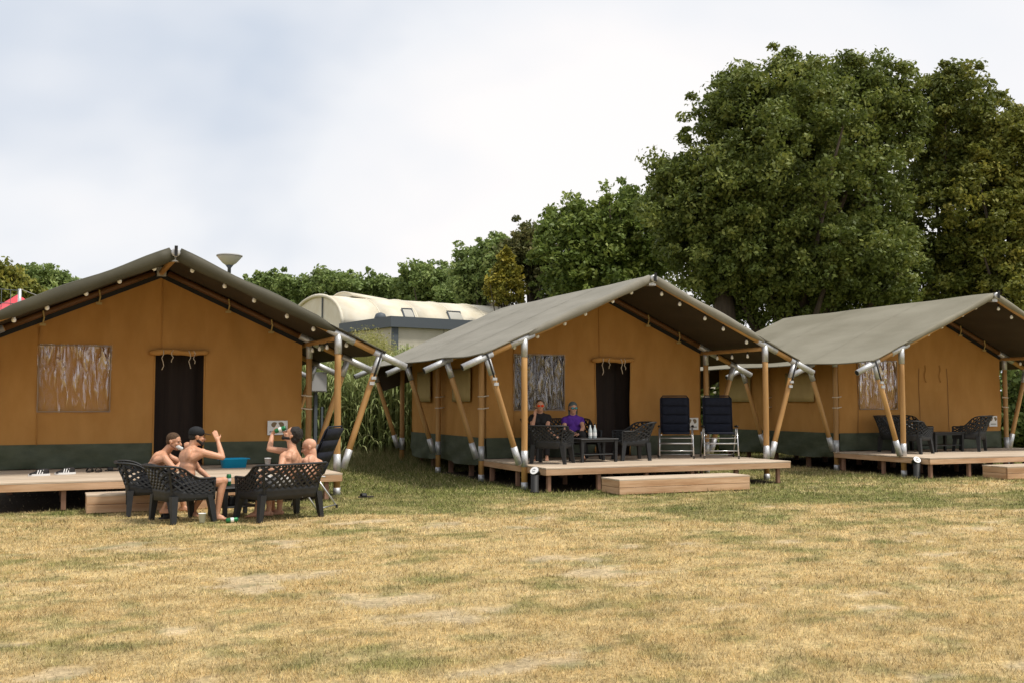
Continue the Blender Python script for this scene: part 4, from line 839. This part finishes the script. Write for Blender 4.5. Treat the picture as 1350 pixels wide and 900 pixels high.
# two women on the deck bench
def woman(px, pyhead, pyneck, lab, **k):
    c = L2W(1, 0, 1.22); d0 = k.pop('d'); fw_ = k.pop('fw').normalized(); rt_ = fw_.cross(Z); J = {'floor': ZD}; hp = P(px+k.pop('lean', 0), 575, d0); pel = Vector((hp.x, hp.y, ZD+.49))
    J['hipL'] = pel-rt_*.09; J['hipR'] = pel+rt_*.09; J['neck'] = P(px, pyneck, d0); J['shL'] = J['neck']-rt_*.165-Z*.055; J['shR'] = J['neck']+rt_*.165-Z*.055
    J['head'] = P(px, pyhead, d0)+fw_*.04; J['face'] = fw_+r_(.1, 0, -.05); a_ = k.pop('arms')
    for s, a in ((-1, 'L'), (1, 'R')):
        e_, w_ = a_[a]; J['el'+a] = bone(J['sh'+a], *e_, .26, -1); J['wr'+a] = bone(J['el'+a], *w_, .235, -1)
        J['kn'+a] = J['hip'+a]+fw_*.40+rt_*s*.04+Z*.02; J['an'+a] = J['kn'+a]+fw_*.06; J['an'+a].z = ZD+.085; J['toe'+a] = J['an'+a]+fw_*.2
    return person(lab, J, M['skin2'], fem=True, vox=.0095, **k)
woman(712, 534.5, 546, 'woman in a black t-shirt and red sunglasses raising her hand by her face', d=20.72, fw=r_(-.02, -1, 0), arms={'R': ((701.5, 563), (705.5, 547)), 'L': ((722, 563), (730, 573))}, hair=M['hairb'], hair_style='short', top=M['tblack'], trousers=M['tblack'], glasses=M['lens'], hands={'R': (r_(.1, 0, 1), r_(.5, -.6, 0), .5, -1), 'L': (r_(.6, -.7, -.2), r_(0, 0, -1), .5, 1)})
woman(755, 537.5, 549, 'woman in a purple t-shirt with grey-teal hair sitting in front of the canvas', d=20.98, fw=r_(.12, -1, 0), belly=.035, arms={'R': ((744, 565), (759, 571)), 'L': ((769, 563), (764, 572))}, hair=M['hairg'], hair_style='long', top=M['tpurp'], trousers=M['tblack'], glasses=M['teal'], hands={'R': (r_(1, -.3, -.1), r_(0, 0, -1), .6, -1), 'L': (r_(-1, -.2, -.1), r_(0, 0, -1), .6, 1)})
# ------------------------------------------------------------------ background building
def rf(l, dd, z): v = RT*l+FH*dd; return Vector((v.x, v.y, z))
CB = rf(-4.73, 40, 0); u1 = RT*.82+FH*.57; u2 = RT*-.57+FH*.82; u1.normalize(); u2.normalize()   # along the vault, along the end wall
def bw(a, b_, z): v = CB+u1*a+u2*b_; return Vector((v.x, v.y, z))
hall = thing('sports_hall', 'cream hall with ribbed barrel roof and slate grey fascia behind the tents', 'building', CB, 0); hal = lambda a, b_, z: bw(a, b_, z)-Vector((CB.x, CB.y, 0))
def quadbox(name, m, a0, a1, b0, b1, z0, z1):
    v = [hal(a, b_, z) for z in (z0, z1) for a, b_ in ((a0, b0), (a1, b0), (a1, b1), (a0, b1))]
    return MB().add(v, [(3, 2, 1, 0), (4, 5, 6, 7), (0, 1, 5, 4), (1, 2, 6, 5), (2, 3, 7, 6), (3, 0, 4, 7)]).build(name, m, hall)
ZF = 4.98
for j in range(9): quadbox('wall_panel', M['wallc'], .02+j*2.4, .02+(j+1)*2.4-.03, .06, .2, 0, ZF-.40)
for j in range(4): quadbox('wall_panel', M['wallc'], .06, .2, .22+j*1.1, .22+(j+1)*1.1-.03, 0, ZF-.40)
quadbox('fascia', M['slate'], -.15, 22, -.15, .10, ZF-.42, ZF); quadbox('fascia', M['slate'], -.15, .05, .10, 4.6, ZF-.42, ZF); quadbox('corner_post', M['slate'], -.03, .25, -.03, .04, 0, ZF-.4); quadbox('flat_roof', M['slate'], .05, 22, .1, 4.8, ZF-.3, ZF-.05)
def arc(s): a = PI*s; return 4.6+2.85-2.85*math.cos(a), ZF-.05+1.48*abs(math.sin(a))**.9
for j in range(9):
    a0, a1 = j*1.9, (j+1)*1.9-.05; b = MB(); b.grid(lambda a, s: hal(a, *arc(s)), [a0, a1], lin(0, 1, 21)); b.build('roof_panel', M['vault'], hall, True, solid=.08)
    b = MB(); b.tube([hal(a0, arc(s)[0], arc(s)[1]+.02) for s in lin(0, 1, 21)], .05 if j else .08, 6); b.build('roof_rib', M['vault'], hall, True)
b = MB(); pts = [hal(.05, *arc(s)) for s in lin(0, 1, 21)]; b.add(pts+[hal(.05, 4.6, ZF-.3), hal(.05, 10.3, ZF-.3)], [tuple(range(21))+(22, 21)]); b.build('arch_end', M['vault'], hall); b = MB(); b.tube([hal(.0, 6.7, ZF), hal(0, 6.7, ZF+1.38)], .035, 5); b.build('end_joint', M['slate'], hall)
quadbox('end_wall', M['wallc'], .1, .3, 4.7, 10.3, 0, ZF-.3)
for a0 in (1.2, 9.6):
    b = MB(); b.grid(lambda a, s: hal(a, 7.3+1.25*math.cos(PI*s), ZF+1.26+.42*math.sin(PI*s)-.10*(a-a0)), [a0, a0+1.0, a0+2.0], lin(.12, .88, 13)); b.build('roof_vent', M['vault'], hall, True, solid=.05)
    b = MB(); pts = [hal(a0+.03, 7.3+1.25*math.cos(PI*s), ZF+1.24+.42*math.sin(PI*s)) for s in lin(.12, .88, 13)]; b.add(pts, [tuple(range(13))]); b.build('vent_end', M['vault'], hall)
for j, a0 in enumerate((3.1, 5.5, 8.2)):
    def sk_(a, s): y, z = arc(s); return hal(a, y-.05, z+.09)
    s0, s1 = (.06, .17); w_ = .7 if j else .5; b = MB(); b.grid(sk_, [a0, a0+w_], lin(s0, s1, 5)); g_ = b.build('skylight', M['glass'], hall)
    b = MB(); b.tube([sk_(a0, s0), sk_(a0+w_, s0), sk_(a0+w_, s1), sk_(a0, s1), sk_(a0, s0)], .05, 4); b.build('skylight_frame', M['slate'], hall)
b = MB(); b.lathe([(.22, 0), (.26, .12), (.2, .28), (.05, .34)], hal(.6, 2.2, ZF), 12); b.build('roof_cowl', M['slate'], hall, True)
# street lamp
p = gp(300, 29.5); t = thing('street_lamp', 'street lamp with an upturned pale bowl above the nearest tent', 'street lamp', p); zt = 5.85
MB().lathe([(.06, 0), (.045, zt-.5), (.045, zt-.35)], n=12).build('pole', M['slate'], t, True); MB().lathe([(.05, zt-.48), (.05, zt-.34), (.11, zt-.26)], n=16).build('socket', M['slate'], t, True)
MB().lathe([(.07, zt-.28), (.20, zt-.19), (.34, zt-.03), (.35, zt+.0), (.33, zt+.02)], n=24).build('bowl', mat('frosted_bowl', (.55, .54, .50), .35), t, True); MB().lathe([(.375, zt), (.375, zt+.035), (.30, zt+.06)], n=24).build('lid', M['greybox'], t, True)
# electric box
p = gp(417.5, 22.5); t = thing('electric_box', 'grey electric box on a post behind the slanted poles', 'electric box', p, .2); zc = 2.05
beam('cabinet', M['greybox'], (0, 0, zc), (.40, .22, .44), t, bev=.01); beam('door', M['greybox'], (0, -.118, zc), (.35, .012, .39), t); beam('support_post', M['slate'], (0, .05, zc/2-.1), (.08, .06, zc-.2), t)
for s in (-1, 1): beam('cable_guard', M['slate'], (s*.14, .02, .75), (.05, .05, 1.5), t)
# red marquee and frame at the far left
c0 = gp(20, 34); t = thing('red_marquee', 'red pointed canopy showing above the eave at the far left', 'marquee', c0, .3); hh = 3.1
b = MB(); b.add([(-2.2, -2.2, hh+.35), (2.2, -2.2, hh+.35), (2.2, 2.2, hh+.35), (-2.2, 2.2, hh+.35), (0, 0, hh+2.1)], [(0, 1, 4), (1, 2, 4), (2, 3, 4), (3, 0, 4)]); b.build('canopy', M['red'], t, solid=.02)
b = MB()
for k in range(4):
    a = [(-2.2, -2.2), (2.2, -2.2), (2.2, 2.2), (-2.2, 2.2)]; p0, p1 = a[k], a[(k+1) % 4]; b.add([(*p0, hh), (*p1, hh), (*p1, hh+.36), (*p0, hh+.36)], [(0, 1, 2, 3)])
b.build('valance', M['red'], t, solid=.02)
for a in ((-2.15, -2.15), (2.15, -2.15), (2.15, 2.15), (-2.15, 2.15)): rod('pole', M['alu'], (*a, 0), (*a, hh+.3), .04, t)
c0 = gp(23, 30); t = thing('mesh_fence', 'tall grey mesh panel in front of the red canopy', 'fence', c0, .55)
for x in (0, -1.1, -2.2): rod('post', M['alu'], (x, 0, 0), (x, 0, 4.95), .05, t)
for z in lin(3.3, 4.9, 5): rod('wire', M['slate'], (-2.2, 0, z-.0), (0, 0, z), .012, t, n=5)
for x in lin(-2.2, 0, 9): rod('wire', M['slate'], (x, 0, 3.3), (x, 0, 4.9), .008, t, n=5)
b = MB(); a, c_ = gp(24, 30, 4.95), gp(160, 34, 4.6); b.tube([a.lerp(c_, q/10)-Z*.35*math.sin(q/10*PI)*.5 for q in range(11)], .012, 5); setp(b.build('cable', M['greybox']), 'thin grey cable running from the mesh panel post behind the roof', 'cable')
# ------------------------------------------------------------------ vegetation
LEAFM = {}
def leafmat(name, c0, c1, c2, tr=.3):
    if name not in LEAFM: LEAFM[name] = attrmat(name, 'tint', [(0, c0), (.5, c1), (1, c2)], .55, tr, spec=.3)
    return LEAFM[name]
GR = leafmat('maple_leaf', (.062, .085, .017), (.128, .166, .033), (.26, .28, .065))
GR2 = leafmat('mixed_leaf', (.10, .145, .04), (.19, .26, .075), (.33, .39, .13))
YL = leafmat('yellowing_leaf', (.095, .115, .020), (.21, .225, .042), (.38, .33, .06))
GD = leafmat('golden_conifer', (.09, .11, .02), (.26, .24, .03), (.50, .40, .05))
def leaf_cloud(cen, rad, cnt, size, flat=.7, tintb=0., droop=0.):
    """cen (k,3) clump centres, rad (k,) clump radii, cnt leaves a clump"""
    k = len(cen); N = int(k*cnt); ci = rng.integers(0, k, N); v = rng.normal(size=(N, 3)); v /= np.linalg.norm(v, axis=1)[:, None]
    rr = rad[ci]*(rng.random(N)**.45); p = cen[ci]+v*rr[:, None]*np.array((1, 1, flat)); p[:, 2] -= droop*rr
    nn = v*.5+rng.normal(size=(N, 3))*.75+np.array((0, 0, .45)); nn /= np.linalg.norm(nn, axis=1)[:, None]
    a = np.cross(nn, rng.normal(size=(N, 3))); a /= np.linalg.norm(a, axis=1)[:, None]; b = np.cross(nn, a)
    s = size*(.6+.8*rng.random(N))[:, None]
    V = np.stack([p-a*s, p-b*s*.55+nn*s*.12, p+a*s, p+b*s*.55+nn*s*.12], 1).reshape(-1, 3); i = np.arange(N)*4; F = np.c_[i, i+1, i+2, i+3]
    ct = rng.random(k)*.5; ti = np.clip(ct[ci]+rng.random(N)*.5+tintb, 0, 1); return V, F, np.repeat(ti, 4)
def crown_clumps(c, R, n, shell=.45, jag=.30, lobes=13, bottom=-.8):
    c = np.array(c); R = np.array(R); v = rng.normal(size=(n*3, 3)); v /= np.linalg.norm(v, axis=1)[:, None]; v = v[v[:, 2] > bottom][:n]
    L = rng.normal(size=(lobes, 3)); L /= np.linalg.norm(L, axis=1)[:, None]; L[:, 2] = L[:, 2]*.6+.2
    bump = np.max(np.clip(v @ L.T, 0, 1)**6, axis=1)*jag*1.6+rng.normal(size=len(v))*jag*.35
    t = (1-shell*rng.random(len(v))**1.4)*(1-jag*.6+bump); return c+v*R*t[:, None]
def tree(name, label, px, d, crowns, m, leaf=.13, cnt=150, tr=.35, cat='tree', group='trees behind the tents', crad=(.5, 1.0), limbs=18, z0=0, trunks=None, tintb=0., cull=True):
    """crowns: list of (px, py, rx_px, ry_px, clumps, depth offset)"""
    base = gp(px, d); t = thing(name, label, cat, base, 0, group); off = np.array(base); Vs, Fs, Ts = [], [], []; o = 0; cents = []
    for (cx_, cy_, rx, ry, n, dd) in crowns:
        D = d+dd; c = P(cx_, cy_, D); R = (rx*D/FPX, rx*D/FPX*.85, ry*D/FPX)
        cl = crown_clumps(c, R, int(n*3.3)); away = (cl-np.array(c)) @ np.array(FH)/R[0]; low = (cl[:, 2]-c[2])/R[2] < -.1; kp = (rng.random(len(cl)) > np.clip(away, 0, 1)*.8)*(rng.random(len(cl)) > .38*low); cl = cl[kp]; rad = (crad[0]+rng.random(len(cl))**1.5*(crad[1]-crad[0]))*.62; cents.append(cl)
        sprig = rng.random(len(cl)) < .22; cl[sprig] += (cl[sprig]-np.array(c))*(.04+.10*rng.random((int(sprig.sum()), 1))); rad[sprig] *= .5
        V, F, T = leaf_cloud(cl, rad, cnt*(.64 if d < 45 else .36), leaf*(.54 if d < 45 else .66), tintb=tintb); Vs.append(V-off); Fs.append(F+o); Ts.append(T); o += len(V)
    rawmesh('crown', np.concatenate(Vs), np.concatenate(Fs), m, t, {'tint': np.concatenate(Ts)})
    cl = np.concatenate(cents); ztop = cl[:, 2].max(); b = MB()
    for (tx, lean) in (trunks or [(0, 0)]):
        zt = ztop*.72; b.tube([(tx, 0, 0), (tx+lean*.3, 0, zt*.3), (tx+lean*.7, .1, zt*.65), (tx+lean, 0, zt)], [tr*1.25, tr, tr*.7, tr*.2], 10)
    b.build('trunk', M['bark'], t, True)
    idx = rng.choice(len(cl), min(limbs, len(cl)), False); b = MB()
    for i in idx:
        e_ = Vector(cl[i]-off); s = Vector((random.uniform(-.1, .1), 0, min(e_.z*.55, ztop*.6)*random.uniform(.45, 1))); mdl = s.lerp(e_, .5)+Vector((0, 0, -.3*random.random())); b.tube([s, mdl, e_], [tr*.42, tr*.26, tr*.06], 6)
    b.build('limbs', M['bark'], t, True); return t
# big maples at the right
tree('maple_tree', 'huge dark green maple towering behind the middle and far tents', 1040, 38,
     [(1035, 260, 135, 160, 310, 0), (1130, 180, 62, 112, 110, 1), (1050, 160, 52, 92, 90, 0), (965, 305, 92, 110, 150, -1), (985, 165, 52, 82, 80, 0), (893, 240, 28, 30, 22, 0), (900, 300, 34, 70, 34, 0), (1140, 340, 80, 90, 100, 1), (990, 375, 80, 40, 50, 1), (1178, 160, 38, 82, 60, 0), (1060, 350, 120, 62, 150, -1), (950, 350, 60, 60, 60, -1), (1120, 395, 90, 45, 90, 0), (1010, 400, 90, 40, 60, 0)], GR, .150, 150, .45, limbs=60, trunks=[(0, .3), (-2.6, -.5), (1.9, .8)], crad=(.55, 1.1))
tree('maple_tree', 'tall maple with a yellowing crown top, right of the huge dark one', 1255, 41,
     [(1255, 170, 58, 85, 110, 0), (1250, 290, 85, 110, 150, 0), (1280, 230, 60, 70, 70, 0), (1240, 380, 100, 60, 110, 0)], leafmat('turning_leaf', (.062, .084, .016), (.142, .17, .033), (.29, .28, .06)), .155, 150, .4, limbs=30)
tree('maple_tree', 'yellow-green maple cut off by the right edge of the view', 1340, 39,
     [(1345, 215, 40, 78, 60, 0), (1335, 300, 75, 110, 170, 0), (1355, 400, 60, 70, 60, -1)], YL, .15, 150, .4, limbs=26, tintb=-.05)
# middle group
tree('broadleaf_tree', 'rounded green tree whose top rises left of the huge maple', 815, 46,
     [(812, 318, 74, 66, 170, 0), (770, 345, 58, 62, 90, -1), (850, 330, 46, 60, 60, 0), (800, 385, 90, 40, 80, 0), (745, 300, 22, 26, 18, 0)], leafmat('lime_leaf', (.072, .108, .02), (.155, .215, .042), (.29, .34, .08)), .17, 150, .35, limbs=24, crad=(.55, 1.1))
tree('broadleaf_tree', 'dull brownish green tree behind the golden conifer', 703, 50, [(700, 345, 38, 46, 70, 0), (722, 370, 30, 42, 40, 0)], leafmat('brownish_leaf', (.06, .07, .02), (.12, .13, .04), (.22, .19, .07)), .17, 150, .3)
tree('broadleaf_tree', 'light green bushy tree left of the golden conifer', 640, 52, [(640, 362, 34, 44, 70, 0), (622, 378, 26, 34, 36, 0), (660, 335, 20, 26, 20, 0)], GR2, .17, 150, .3)
tree('golden_conifer', 'pointed golden conifer above the middle tent roof', 668, 47, [(668, 345, 8, 18, 16, 0), (668, 365, 17, 22, 40, 0), (668, 388, 26, 24, 60, 0)], GD, .11, 110, .15, crad=(.25, .5))
spec = [(365, 377, 42, 26, 'pale green tree just right of the street lamp'), (440, 376, 42, 28, 'rounded green tree directly above the barrel roof arch'), (505, 380, 34, 24, 'low green tree between two rounder ones behind the barrel roof'), (568, 372, 44, 34, 'broad green tree behind the skylights of the barrel roof'), (610, 385, 30, 26, 'small green tree where the treeline starts to climb')]
for px, py, rx, ry, lab in spec:
    D = 78+random.uniform(-3, 3); tree('broadleaf_tree', lab, px, D, [(px, py+8, rx, ry, 70, 0), (px-rx*.45, py+14, rx*.6, ry*.8, 34, 0), (px+rx*.5, py+16, rx*.6, ry*.8, 34, 0), (px, py+38, rx*1.1, ry, 40, 0)], GR2, .22, 120, .35, crad=(.6, 1.2), limbs=10)
tree('broadleaf_tree', 'orange-tinged green tree at the left edge behind the marquee', 0, 48, [(0, 385, 32, 36, 70, 0), (30, 400, 30, 30, 50, 0), (-20, 380, 30, 34, 30, 0)], YL, .17, 140, .3, limbs=10)
tree('broadleaf_tree', 'pale green tree behind the end of the thin cable', 72, 66, [(70, 385, 34, 32, 70, 0), (45, 372, 24, 22, 26, 0), (100, 398, 26, 24, 30, 0)], GR2, .20, 130, .3, limbs=10)
# hedges closing the ground behind
def hedge(label, px0, px1, d0, d1, h, m, n, leaf=.10, name='hedge', w_=1.2, cnt=150):
    a, c_ = gp(px0, d0), gp(px1, d1); t = thing(name, label, 'hedge', a, 0, 'hedges behind the tents'); u = rng.random(n); wv = rng.normal(size=n)*.3*w_
    dirv = (c_-a).normalized(); nv = Vector((-dirv.y, dirv.x, 0)); cl = np.stack([a.x+(c_.x-a.x)*u+nv.x*wv, a.y+(c_.y-a.y)*u+nv.y*wv, rng.random(n)*h*(.8+.35*np.sin(u*23+1))], 1)
    V, F, T = leaf_cloud(cl, .35+.35*rng.random(n), cnt, leaf); rawmesh('foliage', V-np.array(a), F, m, t, {'tint': T})
    b = MB()
    for i in range(14):
        q = (c_-a)*(i+.5)/14; b.tube([q, q+Vector((.1, 0, h*.5)), q+Vector((-.1, .1, h*.85))], [.05, .04, .015], 6)
    b.build('stems', M['bark'], t)
hedge('dark leafy hedge behind the back of the middle tent', 380, 720, 33, 35, 3.0, GR, 230)
hedge('dark hedge filling the gap beneath the huge maple', 840, 1130, 32, 34, 3.0, GR, 180)
hedge('bright leafy hedge at the right edge beside the zipped tent', 1316, 1460, 30.5, 28, 3.6, GR2, 160, .08)
hedge('far hedge closing the view behind the nearest tent', -80, 400, 36, 36, 2.6, GR, 170)
# tall corn-like reeds and pale plumes
def reeds():
    N = 2000; px = 330+rng.random(N)*270; d = 26.8+rng.random(N)*4.2; l = (px-675)/FPX*d; bx = RT.x*l+FH.x*d; by = RT.y*l+FH.y*d; Vs, Fs, Ts = [], [], []; o = 0
    hgt = 2.0+.9*rng.random(N)+.35*np.sin(px*.05)
    V = []; F = []; T = []
    for i in range(N):
        x, y, H_ = bx[i], by[i], hgt[i]; tn = rng.random()*.35; a0 = rng.random()*6.28
        V += [(x-.012, y, 0), (x+.012, y, 0), (x+.008, y, H_), (x-.008, y, H_)]; F.append((o, o+1, o+2, o+3)); T += [.35+tn]*4; o += 4
        for q in range(7):
            z = H_*(.18+.12*q+.04*rng.random()); a = a0+q*2.4; L = .34+.28*rng.random(); cx_, sy = math.cos(a), math.sin(a); wv = .022; nx, ny = -sy*wv, cx_*wv; tt = tn+.55*rng.random()
            pts = [(0, 0, 0, .5), (.35*L, .28*L, 1, 1), (.75*L, .22*L, 1, .8), (L, -.10*L, 1, .05)]
            for rr, dz, _, ww in pts: V += [(x+cx_*rr-nx*ww, y+sy*rr-ny*ww, z+dz), (x+cx_*rr+nx*ww, y+sy*rr+ny*ww, z+dz)]; T += [tt]*2
            for s in range(3): F.append((o+2*s, o+2*s+1, o+2*s+3, o+2*s+2))
            o += 8
    return V, F, T
V, F, T = reeds(); setp(rawmesh('reeds', V, F, leafmat('reed_leaf', (.12, .16, .045), (.27, .32, .11), (.54, .54, .27)), None, {'tint': np.array(T)}), 'dense corn-like green reeds standing between the two nearer tents', 'reeds', kind='stuff')
N = 5200; px = np.clip(rng.normal(492, 42, N), 395, 600); d = 28+rng.random(N)*3.5; l = (px-675)/FPX*d; x = RT.x*l+FH.x*d; y = RT.y*l+FH.y*d
ht = 2.3+1.35*np.exp(-((px-485)/40)**2)*(.55+.45*rng.random(N)); V = []; k = np.arange(N)
tip = np.c_[x+rng.normal(size=N)*.22, y, ht+rng.random(N)*.25]; b0 = np.c_[x, y, np.full(N, 1.0)]; wv = .010
V = np.stack([b0-[wv, 0, 0], b0+[wv, 0, 0], tip], 1).reshape(-1, 3); F = np.c_[k*3, k*3+1, k*3+2]; T = np.repeat(.3+.7*rng.random(N), 3)
# seed flecks along the plume tops
n2 = 15000; j = rng.integers(0, N, n2); u = 1-.35*rng.random(n2)**1.3; c_ = b0[j]*(1-u[:, None])+tip[j]*u[:, None]+rng.normal(size=(n2, 3))*.05; a = rng.normal(size=(n2, 3)); a /= np.linalg.norm(a, axis=1)[:, None]; bb = np.cross(a, rng.normal(size=(n2, 3))); s = .035
V2 = np.stack([c_-a*s, c_+a*s, c_+bb*s*.5], 1).reshape(-1, 3); F2 = np.c_[np.arange(n2)*3, np.arange(n2)*3+1, np.arange(n2)*3+2]+len(V)
setp(rawmesh('plume_grass', np.r_[V, V2], np.r_[F, F2], leafmat('plume', (.12, .14, .03), (.26, .27, .065), (.46, .42, .17), .35), None, {'tint': np.r_[T, np.repeat(.4+.6*rng.random(n2), 3)]}), 'feathery yellow-green plume grass rising above the reeds by the hall', 'tall grass', kind='stuff')
# rough weeds at the foot of the reeds and along the tent backs
N = 26000; px = 330+rng.random(N)*330; d = 23.5+rng.random(N)**.7*5; l = (px-675)/FPX*d; x = RT.x*l+FH.x*d; y = RT.y*l+FH.y*d; hh = (.10+.30*rng.random(N))*np.clip((d-23)/3, .3, 1.6); a = rng.random(N)*6.28; k = np.arange(N)*3
V = np.stack([np.c_[x-.01, y, 0*x], np.c_[x+.01, y, 0*x], np.c_[x+np.cos(a)*hh*.6, y+np.sin(a)*hh*.6, hh]], 1).reshape(-1, 3)
setp(rawmesh('weeds', V, np.c_[k, k+1, k+2], leafmat('weed_leaf', (.09, .11, .03), (.19, .19, .07), (.40, .34, .17)), None, {'tint': np.repeat(rng.random(N), 3)}), 'rough pale weeds at the foot of the reeds', 'weeds', kind='stuff')
